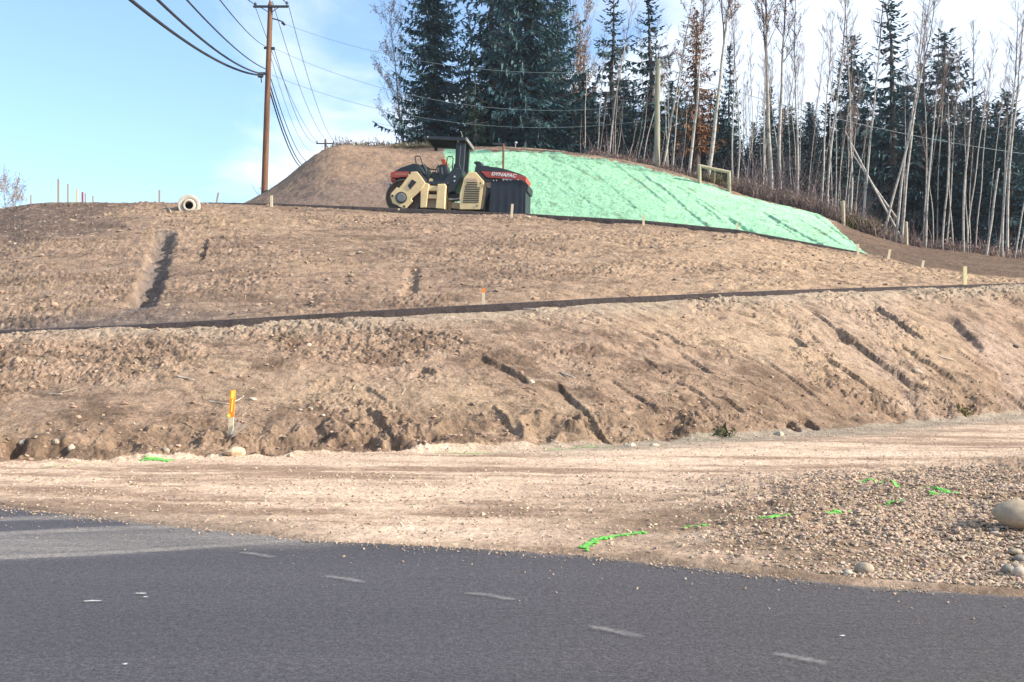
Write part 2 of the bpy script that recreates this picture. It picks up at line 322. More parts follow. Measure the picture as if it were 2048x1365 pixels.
def soil_col(x, y, a):
    u = a*F+CU; Y, f = zone_w(a, y)
    c = np.zeros(x.shape+(3,)) + np.array((0.335, 0.240, 0.178))
    big = fbm(x*0.22, y*0.4, 101, 4); mid = fbm(x*1.3, y*1.9, 102, 4, .6)
    # shoulder: pale compacted gravel with darker damp streaks along the traffic
    st = .62*fbm(x*0.16+0.1*y, y*1.9+0.20*x, 103, 5, .62) + .5*fbm(x*0.55, y*1.25+.15*x, 133, 5, .7); W0 = (y < Y[3])
    s0 = mixc(c*0+np.array((0.62, 0.47, 0.365)), (0.27, 0.185, 0.135), sst(-0.08, 0.30, st)*.85)
    s0 = mixc(s0, (0.68, 0.53, 0.425), sst(0.05, 0.5, -st)*0.75)
    s0 = mixc(s0, (0.24, 0.17, 0.122), (1-sst(0.25, 0.6, f(2)))*sst(850, 1400, u)*sst(-.7, .2, mid)*0.95)
    s0 = mixc(s0, (0.25, 0.185, 0.14), (1-sst(0.0, 0.22, f(2)))*(1-sst(500, 800, u))*0.75)
    s0 = mixc(s0, (0.25, 0.225, 0.185), sst(0.78, 0.97, f(2)+0.08*mid)*sst(750, 1350, u)*0.85)
    # near bank
    b1 = mixc(c*0+np.array((0.335, 0.240, 0.180)), (0.14, 0.095, 0.07), sst(-0.05, 0.5, mid+0.35*big)*0.8)
    b1 = mixc(b1, (0.42, 0.315, 0.225), sst(0.0, 0.45, -big)*0.7)
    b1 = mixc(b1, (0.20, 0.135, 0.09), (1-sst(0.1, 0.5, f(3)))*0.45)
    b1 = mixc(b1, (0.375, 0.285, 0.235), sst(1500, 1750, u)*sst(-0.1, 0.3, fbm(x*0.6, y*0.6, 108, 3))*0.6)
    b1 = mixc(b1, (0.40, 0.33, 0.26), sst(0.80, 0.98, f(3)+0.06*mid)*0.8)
    # far bank: pinkish grey-brown, paler to the right, darker soil upper left
    b2 = mixc(c*0+np.array((0.325, 0.232, 0.172)), (0.19, 0.132, 0.10), sst(-0.1, 0.45, fbm(x*0.25, y*1.1, 105, 5, .6))*0.8)
    b2 = mixc(b2, (0.45, 0.325, 0.225), sst(900, 1500, u+180*big)*0.85)
    b2 = mixc(b2, (0.31, 0.22, 0.16), sst(1100, 1600, u)*sst(0, .4, fbm(x*0.3+y*0.2, y*1.6, 106, 4))*0.6)
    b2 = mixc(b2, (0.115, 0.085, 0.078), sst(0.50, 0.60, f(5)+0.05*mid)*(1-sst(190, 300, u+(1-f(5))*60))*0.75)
    b2 = mixc(b2, (0.41, 0.30, 0.195), sst(0.1, 0.6, -big)*(1-sst(500, 900, u))*0.45)
    b2 = mixc(b2, (0.14, 0.115, 0.11), (1-sst(0.02, 0.10, f(5)))*(1-sst(250, 700, u))*0.8)
    b2 = mixc(b2, (0.21, 0.15, 0.105), sst(0.86, 0.96, f(5)+0.03*mid)*sst(1000, 1200, u)*0.7)
    # mound
    b3 = mixc(c*0+np.array((0.225, 0.165, 0.135)), (0.34, 0.235, 0.165), sst(0.35, 0.8, f(7)+0.25*big)*0.75)
    b3 = mixc(b3, (0.14, 0.11, 0.10), sst(0.0, 0.5, mid)*0.5)
    b3 = mixc(b3, (0.115, 0.078, 0.058), sst(1640, 1700, u)*0.92)
    b3 = mixc(b3, (0.20, 0.14, 0.10), sst(1640, 1700, u)*sst(0.1, .5, fbm(x*0.4, y*2, 109, 3))*0.4)
    b3 = mixc(b3, (0.26, 0.19, 0.14), (f(8) > 0)*sst(850, 950, u)*(1-sst(1600, 1650, u))*0.6)
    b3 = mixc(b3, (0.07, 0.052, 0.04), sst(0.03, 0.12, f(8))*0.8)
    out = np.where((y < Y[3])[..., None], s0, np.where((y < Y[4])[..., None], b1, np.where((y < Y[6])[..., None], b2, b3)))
    out = out*np.array((0.98, 0.935, 0.86))*(1-.10*((y > Y[3]) & (y < Y[6])))[..., None]
    crumb = fbm(x*2.2, y*4.5, 131, 5, .8); out = mixc(out, (0.11, 0.075, 0.052), sst(0.10, 0.36, crumb)*((y > Y[3]) & (y < Y[6]))*.65)
    out = mixc(out, (0.44, 0.33, 0.235), sst(0.18, 0.45, -crumb)*((y > Y[3]) & (y < Y[6]))*.5)
    gul = seg_d(x, y, GRW[41][0])[0]
    out = mixc(out, (0.135, 0.115, 0.105), (1-sst(0.15, 0.42, gul))*0.7)  # gully bed darkened: its shade is put into the soil colour
    return out*(1+0.28*fbm(x*5, y*6, 107, 4, .8))[..., None]*1.0
# grid rows follow the breaklines
A = np.concatenate([np.linspace(-1.7, -0.60, 40)[:-1], np.linspace(-0.60, 0.60, 1250), np.linspace(0.60, 1.7, 40)[1:]])
YK, ZK = knots(A)
rows_n = [8, 6, 230, 250, 16, 250, 22, 150, 40, 30, 14]
rowY = []; rowS = []
for k, n in enumerate(rows_n):
    for i in range(n):
        t = i/n; rowY.append(YK[k] + (YK[k+1]-YK[k])*t); rowS.append(k)
rowY.append(YK[-1]); rowS.append(len(rows_n))
GY = np.array(rowY); GX = GY*A[None, :]; rowS = np.array(rowS)
GZ = base_z(GX, GY) + disp(GX.copy(), GY)
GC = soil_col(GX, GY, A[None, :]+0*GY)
MM = mulch_mask(A[None, :]+0*GY, GY)
mcol = mixc(np.zeros(GX.shape+(3,))+np.array((0.29, 0.53, 0.325)), (0.26, 0.48, 0.31), sst(0.0, 0.55, fbm(GX*1.2, GY*2.0, 111, 5, .65))*0.9)
mcol = mixc(mcol, (0.36, 0.60, 0.385), sst(0.1, 0.6, fbm(GX*0.35+4, GY*0.5, 112, 4))*0.7)
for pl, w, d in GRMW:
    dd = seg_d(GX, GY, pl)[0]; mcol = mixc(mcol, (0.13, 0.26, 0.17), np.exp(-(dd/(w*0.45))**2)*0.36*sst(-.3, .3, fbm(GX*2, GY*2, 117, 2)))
qm = fbm(GX*2.6+GY*2.2, GX*0.9-GY*0.8, 113, 4, .6)
mcol = mixc(mcol, (0.15, 0.22, 0.13), sst(0.26, 0.55, qm)*0.6)
mcol = mixc(mcol, (0.20, 0.17, 0.12), sst(0.30, 0.55, fbm(GX*2.2, GY*2.5, 114, 4, .6))*sst(1560, 1640, A[None, :]*F+CU)*0.8)
mcol = mixc(mcol, (0.24, 0.19, 0.13), sst(0.30, 0.5, fbm(GX*3.5, GY*4.5, 118, 5, .85)+.10*fbm(GX*.4, GY*.4, 119, 2))*0.75)
nr, nc = GX.shape; P = np.stack([GX, GY, GZ], -1).reshape(-1, 3)
idx = np.arange(nr*nc).reshape(nr, nc)
Q = np.stack([idx[:-1, :-1], idx[:-1, 1:], idx[1:, 1:], idx[1:, :-1]], -1)
fm = MM[:-1, :-1] & MM[1:, 1:]
def patch(name, sel, mt, colr):
    q = Q[sel]; used, inv = np.unique(q.ravel(), return_inverse=True)
    return npmesh(name, P[used], inv.reshape(-1, 4), mt, col=colr.reshape(-1, 3)[used])
fr = rowS[:-1][:, None] + np.zeros((1, nc-1), int)
tag(patch('gravel_road', (fr < 3), m_soil, GC), kind='structure')
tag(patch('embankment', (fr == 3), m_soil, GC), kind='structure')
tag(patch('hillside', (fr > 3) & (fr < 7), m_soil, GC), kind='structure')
tag(patch('mound', (fr >= 7) & ~fm, m_soil, GC), kind='structure')
tag(patch('green_mulch_slope', (fr >= 7) & fm, m_mulch, mcol), kind='structure')
del GC, mcol, Q, P
# ------------------------------------------------------------------ asphalt
def edge_y(x):
    aa = np.linspace(-1.6, 1.6, 600); yy = HC*F/(np.interp(aa, B0a, B0v)-HV)
    return np.interp(x, aa*yy, yy)
gx = np.concatenate([np.linspace(-60, -7, 24)[:-1], np.linspace(-7, 5.5, 560), np.linspace(5.5, 60, 24)[1:]])
TR = [([(-60,1118),(200,1106),(420,1092),(640,1077)],.10,.85),([(-60,1072),(120,1062),(260,1056),(420,1050)],.13,.7),([(-60,1040),(60,1036),(180,1034)],.13,.6),
      ([(-60,1096),(200,1084),(400,1072),(600,1070)],.55,.62),([(300,1048),(420,1055),(560,1068)],.2,.4)]
TRW = [([px_flat(*p) for p in pl], w, s) for pl, w, s in TR]
t = np.linspace(0, 1, 260)
ey = edge_y(gx) + 0.05*fbm(gx*1.1, gx*0, 201, 4) + 0.022*fbm(gx*9, gx*0, 206, 4, .7)
y0_ = 3.6
YA = np.concatenate([np.linspace(-40, y0_, 20)[:-1][:, None] + 0*gx[None, :], y0_ + (ey[None, :]-y0_)*t[:, None]])
XA = gx[None, :] + 0*YA
ZA = 0.0 + 0.004*fbm(XA*0.8, YA*0.8, 202, 2) - 0.035*(1-sst(0.0, 0.05, (ey[None, :]-YA)))
dust = np.zeros(XA.shape)
for pl, w, s in TRW:
    dd = seg_d(XA, YA, pl)[0]; dust = np.maximum(dust, s*np.exp(-(dd/w)**4)*(0.75+0.35*fbm(XA*3, YA*12, 203, 3)))
dust = np.clip(dust, 0, 1)
ac = np.zeros(XA.shape+(3,)) + np.array((0.071, 0.064, 0.070)) * (1+0.10*fbm(XA*.5, YA*1.2, 204, 4))[..., None]
ac = mixc(ac, (0.070, 0.059, 0.059), sst(-1, 2.5, XA))  # cooler left to warmer right: sky reflection put into the asphalt colour
ac = mixc(ac, (0.40, 0.35, 0.29), dust*0.85)
ac = mixc(ac, (0.26, 0.20, 0.15), (1-sst(0.0, 0.16, ey[None, :]-YA+.08*fbm(XA*4, YA*4, 207, 4, .7)))*0.6)
ac = ac*(1-.22*sst(.15, .5, fbm(XA*.35+2, YA*.9, 208, 4)))[..., None]*(1+.12*fbm(XA*.15, YA*4, 209, 3))[..., None]
na, nb = XA.shape; ix = np.arange(na*nb).reshape(na, nb)
q = np.stack([ix[:-1, :-1], ix[:-1, 1:], ix[1:, 1:], ix[1:, :-1]], -1).reshape(-1, 4)
tag(npmesh('road', np.stack([XA, YA, ZA], -1).reshape(-1, 3), q, m_asph, col=ac.reshape(-1, 3)), kind='structure')
tag(npmesh('ground', [(-420, -80, -.6), (420, -80, -.6), (420, 245, -.6), (-420, 245, -.6)], [(0, 1, 2, 3)], m_asphedge), kind='structure')
# the two benches of fresh asphalt above: a path halfway up and the upper road
def slab(name, kn, tu, ua, ub, n=900):
    aa = np.linspace((ua-CU)/F, (ub-CU)/F, n); Y, Z = knots(aa); t_ = np.interp(aa*F+CU, *tu)
    ya, yb = Y[kn], Y[kn+1]; xa = aa*ya; zb = base_z(xa, ya)
    wob = 0.05*fbm(xa*2.5, xa*0, 210+kn, 4); V = []
    zt = zb + t_
    rows = [(ya-0.12+wob, zb-0.16), (ya+0.0+wob, zb+0.35*t_+0.02*fbm(xa*6, xa*0, 215, 3)), (ya+0.10+wob*.5, zb+0.85*t_+0.015*fbm(xa*7, xa*0, 216, 3)), (ya+0.2, zt), (ya+1.2, zt+0.02), (yb-0.2, zt+0.05), (yb+0.35, zt-0.15)]
    for (yy, z_) in rows: V.append(np.stack([aa*yy, yy, z_], -1))
    V = np.concatenate(V); k = len(rows); i2 = np.arange(k*n).reshape(k, n)
    q = np.stack([i2[:-1, :-1], i2[:-1, 1:], i2[1:, 1:], i2[1:, :-1]], -1).reshape(-1, 4)
    return tag(npmesh(name, V, q, m_asphedge), kind='structure')
slab('path', 4, T2u, -700, 2700)
slab('upper_road', 6, T4u, 300, 1790)
# ------------------------------------------------------------------ loose stones and clods
ico_v = []; g = (1+5**.5)/2
for s1 in (-1, 1):
    for s2 in (-g, g): ico_v += [(s1, s2, 0), (0, s1, s2), (s2, 0, s1)]
ico_v = np.array(ico_v); ico_v /= np.linalg.norm(ico_v[0])
import itertools
ico_f = []
for c3 in itertools.combinations(range(12), 3):
    p = ico_v[list(c3)]
    if all(abs(np.linalg.norm(p[i]-p[(i+1)%3])-1.0515) < 0.02 for i in range(3)):
        if np.dot(np.cross(p[1]-p[0], p[2]-p[0]), p[0]) < 0: c3 = (c3[0], c3[2], c3[1])
        ico_f.append(c3)
ico_f = np.array(ico_f)
def stones(name, x, y, size, cols, rng, mt=None, sink=0.25, z=None, flat=0.65, smooth=False):
    n = len(x); z = ground(x, y) if z is None else z
    J = 1 + 0.42*(rng.random((n, 12, 1))*2-1)
    v = ico_v[None]*J
    sc3 = np.stack([1+0.5*rng.random(n), 0.8+0.3*rng.random(n), flat*(0.8+0.5*rng.random(n))], -1)*size[:, None]
    v = v*sc3[:, None, :]
    th = rng.random(n)*6.283; ph = (rng.random(n)-.5)*0.9; c, s = np.cos(th), np.sin(th); c2, s2 = np.cos(ph), np.sin(ph)
    X = v[..., 0]*c2[:, None]-v[..., 2]*s2[:, None]; Zz = v[..., 0]*s2[:, None]+v[..., 2]*c2[:, None]
    X2 = X*c[:, None]-v[..., 1]*s[:, None]; Y2 = X*s[:, None]+v[..., 1]*c[:, None]
    V = np.stack([X2+x[:, None], Y2+y[:, None], Zz+(z+size*flat*(1-2*sink)*0.8)[:, None]], -1).reshape(-1, 3)
    Fc = (ico_f[None] + (np.arange(n)*12)[:, None, None]).reshape(-1, 3)
    return npmesh(name, V, Fc, mt or m_gravel, smooth=smooth, col=np.repeat(cols, 12, 0))
rng = np.random.default_rng(4)
def scols(n, base, spread=0.25, pale=0.08):
    c = np.array(base)[None]*(1+spread*(rng.random((n, 1))*2-1)); c = c*(1+0.06*(rng.random((n, 3))*2-1))
    m = rng.random(n) < pale; c[m] = np.array((0.46, 0.37, 0.28))*(0.8+0.4*rng.random((m.sum(), 1))); return c
def sample(n, ymin, ymax, amax=0.56):
    y = np.sqrt(rng.random(n)*(ymax**2-ymin**2)+ymin**2); a = (rng.random(n)*2-1)*amax; return a*y, y, a
def keep(x, y, a, p): m = rng.random(len(x)) < p; return x[m], y[m], a[m]
x, y, a = sample(170000, 6.8, 13); Y, f = zone_w(a, y); u = a*F+CU
p = ((y > Y[2]+.05) & (y < Y[3]))*(0.02 + sst(1330, 1850, u)*(1-sst(.25, .6, f(2)+.1*fbm(x, y, 301, 2)))*(.75+.25*np.sign(fbm(x*2.2, y*2.2, 305, 3)+.1)))
x, y, a = keep(x, y, a, p); tag(stones('gravel', x, y, 0.0055+0.014*rng.random(len(x))**2.2, scols(len(x), (0.40, 0.295, 0.21), .35, .05), rng), kind='stuff')
x, y, a = sample(60000, 7, 27); Y, f = zone_w(a, y)
p = ((y > Y[2]+.1) & (y < Y[3]))*(0.10+0.4*sst(0.0, .4, fbm(x*.7, y*1.6, 302, 3)) + .6*sst(.85, .98, f(2)))
x, y, a = keep(x, y, a, p); tag(stones('road_gravel', x, y, 0.006+0.012*rng.random(len(x))**3, scols(len(x), (0.48, 0.36, 0.265), .3, .02), rng), kind='stuff')
n = 2200; x = rng.random(n)*11-6.5; y = edge_y(x)-0.02-np.abs(rng.normal(size=n))*0.13*(1+3*(rng.random(n) > .85))
m_ = rng.random(n) < .35+.65*(fbm(x*1.3, x*0, 309, 3) > 0); x, y = x[m_], y[m_]
tag(stones('spilled_gravel', x, y, 0.003+0.008*rng.random(len(x))**3, scols(len(x), (0.38, 0.28, 0.20), .3, .05), rng, z=0*x+.003), kind='stuff')
x, y, a = sample(60000, 13.5, 37); Y, f = zone_w(a, y)
rough = sst(-0.25, 0.35, fbm(x*0.45+3, y*0.6, 5, 3)); foot = (1-sst(.1, .4, f(3)))
p = ((y > Y[3]) & (y < Y[4]-.05))*(0.06+.35*rough*rough+.35*foot)
x, y, a = keep(x, y, a, p); tag(stones('soil_clods', x, y, 0.010+0.030*rng.random(len(x))**3, scols(len(x), (0.32, 0.225, 0.155), .3, .03), rng), kind='stuff')
x, y, a = sample(26000, 22, 47); Y, f = zone_w(a, y)
p = ((y > Y[5]+.1) & (y < Y[6]))*(0.06+.3*sst(-.1, .5, fbm(x*.4, y*.8, 303, 3)))
x, y, a = keep(x, y, a, p); tag(stones('hillside_clods', x, y, 0.018+0.05*rng.random(len(x))**5, scols(len(x), (0.30, 0.215, 0.155), .25, .06), rng), kind='stuff')
x, y, a = sample(9000, 13, 40); Y, f = zone_w(a, y)
p = (((y > Y[3]) & (y < Y[4]))*.35 + ((y > Y[5]+.1) & (y < Y[6]))*.15)*sst(-.2, .4, fbm(x*.5, y*.7, 307, 3)); x, y, a = keep(x, y, a, p); n = len(x)
th = rng.random(n)*3.14; ln = .03+.10*rng.random(n)**2; dx, dy = np.cos(th)*ln, np.sin(th)*ln; z0, z1 = ground(x-dx, y-dy), ground(x+dx, y+dy); wd = .003+.004*rng.random(n)
V = np.stack([np.stack([x-dx, y-dy, z0+.004], -1), np.stack([x-dx, y-dy, z0+.004+2*wd], -1), np.stack([x+dx, y+dy, z1+.004+2*wd], -1), np.stack([x+dx, y+dy, z1+.004], -1),
     np.stack([x-dx+wd*2, y-dy-wd*2, z0+.006], -1), np.stack([x+dx+wd*2, y+dy-wd*2, z1+.006], -1)], 1).reshape(-1, 3)
q = (np.array([(0, 1, 2, 3), (1, 4, 5, 2), (0, 3, 5, 4)])[None]+(np.arange(n)*6)[:, None, None]).reshape(-1, 4)
tag(npmesh('straw_litter', V, q, m_gravel, smooth=False, col=np.repeat(np.array((0.40, 0.32, 0.22))*(.5+.8*rng.random((n, 1))), 6, 0)), kind='stuff')
# ------------------------------------------------------------------ single rocks
def rock(u, v, wpx, hpx, label, seed, col=(0.40, 0.35, 0.27), group=None, sink=0.22, rz=0, name='rock', sm=True):
    x, y = hit(u, v); z = gz(x, y); w = wpx/F*y/2; h = hpx/F*y/2; r = np.random.default_rng(seed)
    me_v = []; n1, n2 = (20, 32) if wpx > 60 else (10, 16)
    for i in range(n1+1):
        th = math.pi*i/n1
        for j in range(n2):
            ph = 2*math.pi*j/n2; me_v.append((math.sin(th)*math.cos(ph), math.sin(th)*math.sin(ph), math.cos(th)))
    D = np.array(me_v); k = 1+0.2*fbm(D[:, 0]*1.1+seed, D[:, 1]*1.1+D[:, 2]*1.3, seed, 3)
    if not sm:                       # broken rock: the body cut by a dozen planes
        pn = r.normal(size=(13, 3)); pn /= np.linalg.norm(pn, axis=1)[:, None]; hh = .62+.38*r.random(13)
        k = np.minimum(1.15, (hh[None]/np.maximum(D @ pn.T, 1e-3)).min(1))
    D = D*k[:, None]*np.array((w, w*0.8, h))
    Fq = [(i*n2+j, i*n2+(j+1)%n2, (i+1)*n2+(j+1)%n2, (i+1)*n2+j) for i in range(n1) for j in range(n2)]
    m = mat(name+'_surface', col, 0.88, var=0.28, vscale=2.6/max(w, .05)*0.6, var2=0.12, v2scale=60, bump=0.35, bscale=22, bdist=0.01, spec=0.2)
    o = npmesh(name, D, np.array(Fq)[:, ::-1], m, smooth=sm, loc=(x, y + w*0.5, z + h*(1-2*sink)))
    o.rotation_euler = (0, 0, rz); return tag(o, label, 'boulder' if wpx > 60 else 'rock', group)
rock(2056, 1064, 112, 60, 'large smooth rounded tan boulder lying on the gravel at the right edge', 3, (0.38, 0.30, 0.21), name='boulder', sink=.08, rz=.2)
for (u, v, w, h, lb, s) in [
 (2018,1152,26,24,'grey split cobble at the left end of the little cobble pile below the boulder',5),
 (2036,1146,32,22,'flat brown cobble at the top middle of the cobble pile below the boulder',6),
 (2043,1158,28,26,'pale round cobble at the bottom right of the cobble pile below the boulder',7),
 (2044,1128,28,18,'grey cobble at the top of the cobble pile below the boulder',8),
 (2034,1112,30,12,'thin flat cobble lying just above the cobble pile below the boulder',9),
 (1731,1150,40,28,'rounded tan stone half buried in gravel beside the asphalt edge',10),
 (1697,1153,20,14,'small pale stone left of the tan stone beside the asphalt edge',11),
 (1995,1070,24,9,'narrow white stone lying left below the large boulder',12),
 (1262,893,26,10,'flat white stone at the foot of the bank, left of its twin',13),
 (1308,892,20,9,'small flat white stone at the foot of the bank, right of its twin',14),
 (1560,872,24,12,'angular white stone at the bank foot just right of middle',15),
 (1063,768,15,10,'white rounded stone halfway up the near bank beside a rut',16),
 (772,762,15,9,'pale stone on the near bank right of the orange stake',17),
 (1095,640,10,6,'tiny pale stone near the top of the near bank',18),
 (504,803,16,10,'white stone on the bank just right of the orange ribboned stake',19),
 (465,912,46,26,'buff clay lump at the foot of the bank below the orange stake',20),
 (580,915,14,10,'small tan stone at the foot of the bank right of the clay lump',21),
 (45,893,20,18,'pale broken rock at the bank foot near the left edge',22),
 (107,893,22,18,'brown rock in the bank foot near the left edge',23),
 (140,900,20,16,'pale angular rock in the bank foot right of the brown rock',24),
 (330,905,18,18,'round brown cobble at the bank foot above the green paint',25),
 (1575,615,12,9,'pale chip of rock on the terrace right of middle',26),
 (1835,745,30,12,'brown flat stone on the rutted right part of the bank',27),
 (2030,695,18,10,'dark stone on the bank near the right edge',28),
 (1055,436,12,7,'white stone on the hillside below the road roller',29)]:
    c = (0.46, 0.38, 0.29) if ('white' in lb or 'pale' in lb) else (0.30, 0.24, 0.18) if 'brown' in lb else (0.34, 0.275, 0.20) if 'grey' not in lb else (0.24, 0.21, 0.175)
    if 'dark' in lb: c = (0.1, 0.08, 0.07)
    if 'clay' in lb: c = (0.50, 0.39, 0.26)
    rock(u, v, w, h, lb, s, c, sm=(s < 12), sink=.22 if s < 12 else .36)
# ------------------------------------------------------------------ paint
def noise_paint(name, col, lo, hi, scale, alpha=1.0):
    m = bpy.data.materials.new(name); m.use_nodes = True; nt = m.node_tree; b = nt.nodes['Principled BSDF']; out = nt.nodes['Material Output']
    b.inputs['Base Color'].default_value = (*col, 1); b.inputs['Roughness'].default_value = 0.85
    tc = N(nt, 'ShaderNodeTexCoord'); nz = N(nt, 'ShaderNodeTexNoise'); nz.inputs['Scale'].default_value = scale; nz.inputs['Detail'].default_value = 6; nz.inputs['Roughness'].default_value = .7
    nt.links.new(tc.outputs['Object'], nz.inputs['Vector'])
    at = N(nt, 'ShaderNodeAttribute'); at.attribute_name = 'Col'
    sm = M(nt, 'ADD', nz.outputs[0], M(nt, 'MULTIPLY', at.outputs['Fac'], 0.55))
    mr = N(nt, 'ShaderNodeMapRange'); mr.inputs[1].default_value = lo; mr.inputs[2].default_value = hi; mr.inputs[3].default_value = 0; mr.inputs[4].default_value = alpha
    nt.links.new(sm, mr.inputs[0]); nt.links.new(mr.outputs[0], b.inputs['Alpha'])
    return m
m_white = noise_paint('worn_white_paint', (0.42, 0.39, 0.35), 0.78, 1.25, 22, 0.42)
m_green = noise_paint('green_spray_paint', (0.15, 0.52, 0.08), 0.84, 1.0, 30, .85)
def paint_strip(name, pts, w, mt, lift, on_ground, loc_first=True):
    """pts world (x,y); ribbon with soft fading edges (Col = strength)"""
    pts = [np.array(p, float) for p in pts]; d = [0]
    for i in range(1, len(pts)): d.append(d[-1]+np.linalg.norm(pts[i]-pts[i-1]))
    n = max(8, int(d[-1]/0.03)); s = np.linspace(0, d[-1], n); X = np.interp(s, d, [p[0] for p in pts]); Yp = np.interp(s, d, [p[1] for p in pts])
    tx = np.gradient(X); ty = np.gradient(Yp); l = np.hypot(tx, ty)+1e-9; nx, ny = -ty/l, tx/l; k = 7
    V = []; C = []
    for j in range(k):
        o = (j/(k-1)*2-1); xx = X+nx*o*w; yy = Yp+ny*o*w
        z = (ground(xx, yy) if on_ground else 0.0*xx+0.004*0) + lift
        V.append(np.stack([xx, yy, z], -1)); e = (1-abs(o)**2)*np.clip(np.minimum(s, d[-1]-s)/(w*1.2), 0, 1); C.append(e)
    V = np.concatenate(V); C = np.concatenate(C); i2 = np.arange(k*n).reshape(k, n)
    q = np.stack([i2[:-1, :-1], i2[:-1, 1:], i2[1:, 1:], i2[1:, :-1]], -1).reshape(-1, 4)
    if on_ground and mt is not m_greenf:                      # pebbles sprayed with the paint belong to the mark
        m = int(d[-1]/0.022*w/0.05); ss = rng.random(m)*d[-1]; oo = (rng.random(m)*2-1)*w*0.75
        xs = np.interp(ss, s, X)+np.interp(ss, s, nx)*oo; ys = np.interp(ss, s, Yp)+np.interp(ss, s, ny)*oo
        zs = ground(xs, ys); sz = 0.007+0.012*rng.random(m)
        vv = (ico_v[None]*(1+.25*(rng.random((m, 12, 1))-.5))*sz[:, None, None]*np.array((1.2, 1, .7)) + np.stack([xs, ys, zs+sz*.35], -1)[:, None]).reshape(-1, 3)
        ff = (ico_f[None] + (np.arange(m)*12)[:, None, None]).reshape(-1, 3) + len(V)
        q = np.concatenate([q[:, [0, 1, 2]], q[:, [0, 2, 3]], ff]); V = np.concatenate([V, vv]); C = np.concatenate([C, np.ones(len(vv))])
    return npmesh(name, V, q, mt, smooth=False, col=np.repeat(C[:, None], 3, 1))
for pl, lb in [([(468,1106),(505,1110),(560,1119)],'worn white paint dash farthest left on the asphalt'),
               ([(638,1154),(690,1160),(738,1171)],'worn white paint dash second from the left on the asphalt'),
               ([(918,1188),(975,1193),(1042,1206)],'worn white paint dash in the middle of the asphalt'),
               ([(1160,1253),(1220,1264),(1298,1281)],'worn white paint dash second from the right on the asphalt'),
               ([(1524,1307),(1590,1318),(1675,1336)],'worn white paint dash nearest the bottom right of the asphalt'),
               ([(64,1046),(80,1045),(98,1045)],'faint white paint smudge between the dusty wheel tracks')]:
    tag(paint_strip('paint_dash', [px_flat(*p) for p in pl], 0.065, m_white, 0.012, False), lb, 'road marking', 'worn paint dashes on the asphalt')
m_greenf = noise_paint('faded_green_paint', (0.22, 0.50, 0.12), 0.86, 1.1, 26, .7)
m_brightw = noise_paint('bright_white_paint', (0.8, 0.78, 0.72), 0.72, 1.1, 40, .8)
for pl, lb in [([(162,1206),(185,1205),(208,1205)],'bright white paint fleck on the asphalt, left one'),([(265,1190),(280,1190),(298,1190)],'upper of two short white flecks on the left asphalt'),
               ([(280,1197),(290,1197),(298,1198)],'lower of two short white flecks on the left asphalt'),([(1676,1276),(1686,1275),(1697,1276)],'tiny white fleck on the asphalt at the right'),([(240,1332),(250,1332),(260,1333)],'tiny pale fleck on the asphalt near the bottom left')]:
    tag(paint_strip('paint_fleck', [px_flat(*p) for p in pl], 0.022, m_brightw, 0.012, False), lb, 'road marking', 'white paint flecks on the asphalt')
for pl, w, lb in [([(1165,1106),(1178,1090),(1200,1080),(1245,1072),(1290,1066)],.060,'thick curved bright green spray line starting at the asphalt edge'),
               ([(1362,1058),(1395,1054),(1422,1051)],.035,'faint green spray dash just right of the thick green curve'),
               ([(1510,1040),(1545,1038),(1580,1034)],.04,'green spray dash in the middle of the row on the gravel'),
               ([(1645,1027),(1670,1025),(1700,1023)],.035,'short green spray dash fourth along the row on the gravel'),
               ([(1753,1012),(1780,1008),(1812,1001)],.042,'green spray dash nearest the green arrow tip'),
               ([(1712,958),(1750,964),(1790,970),(1825,975)],.045,'long green spray line above the dashes on the dirt road'),
               ([(1845,976),(1880,981),(1915,987),(1885,989),(1856,992)],.05,'green spray arrowhead on the dirt road near the boulder'),
               ([(280,922),(310,920),(345,922)],.07,'green spray patch at the foot of the bank, left side'),
               ([(60,940),(110,934),(165,928)],.04,'faded green spray line at the far left bank foot'),
               ([(860,910),(900,908),(960,908),(1030,906)],.04,'faint green spray line along the middle of the bank foot'),
               ([(1080,903),(1130,899),(1185,895),(1240,896)],.05,'green spray line at the bank foot left of the white stones')]:
    pw = [hit(*p) for p in pl]; k = pw[0][1]/9
    tag(paint_strip('green_paint_mark', pw, w*min(k, 1.9), m_greenf if 'bank foot' in lb else m_green, 0.012, True), lb, 'paint mark', 'green spray paint marks on the ground')
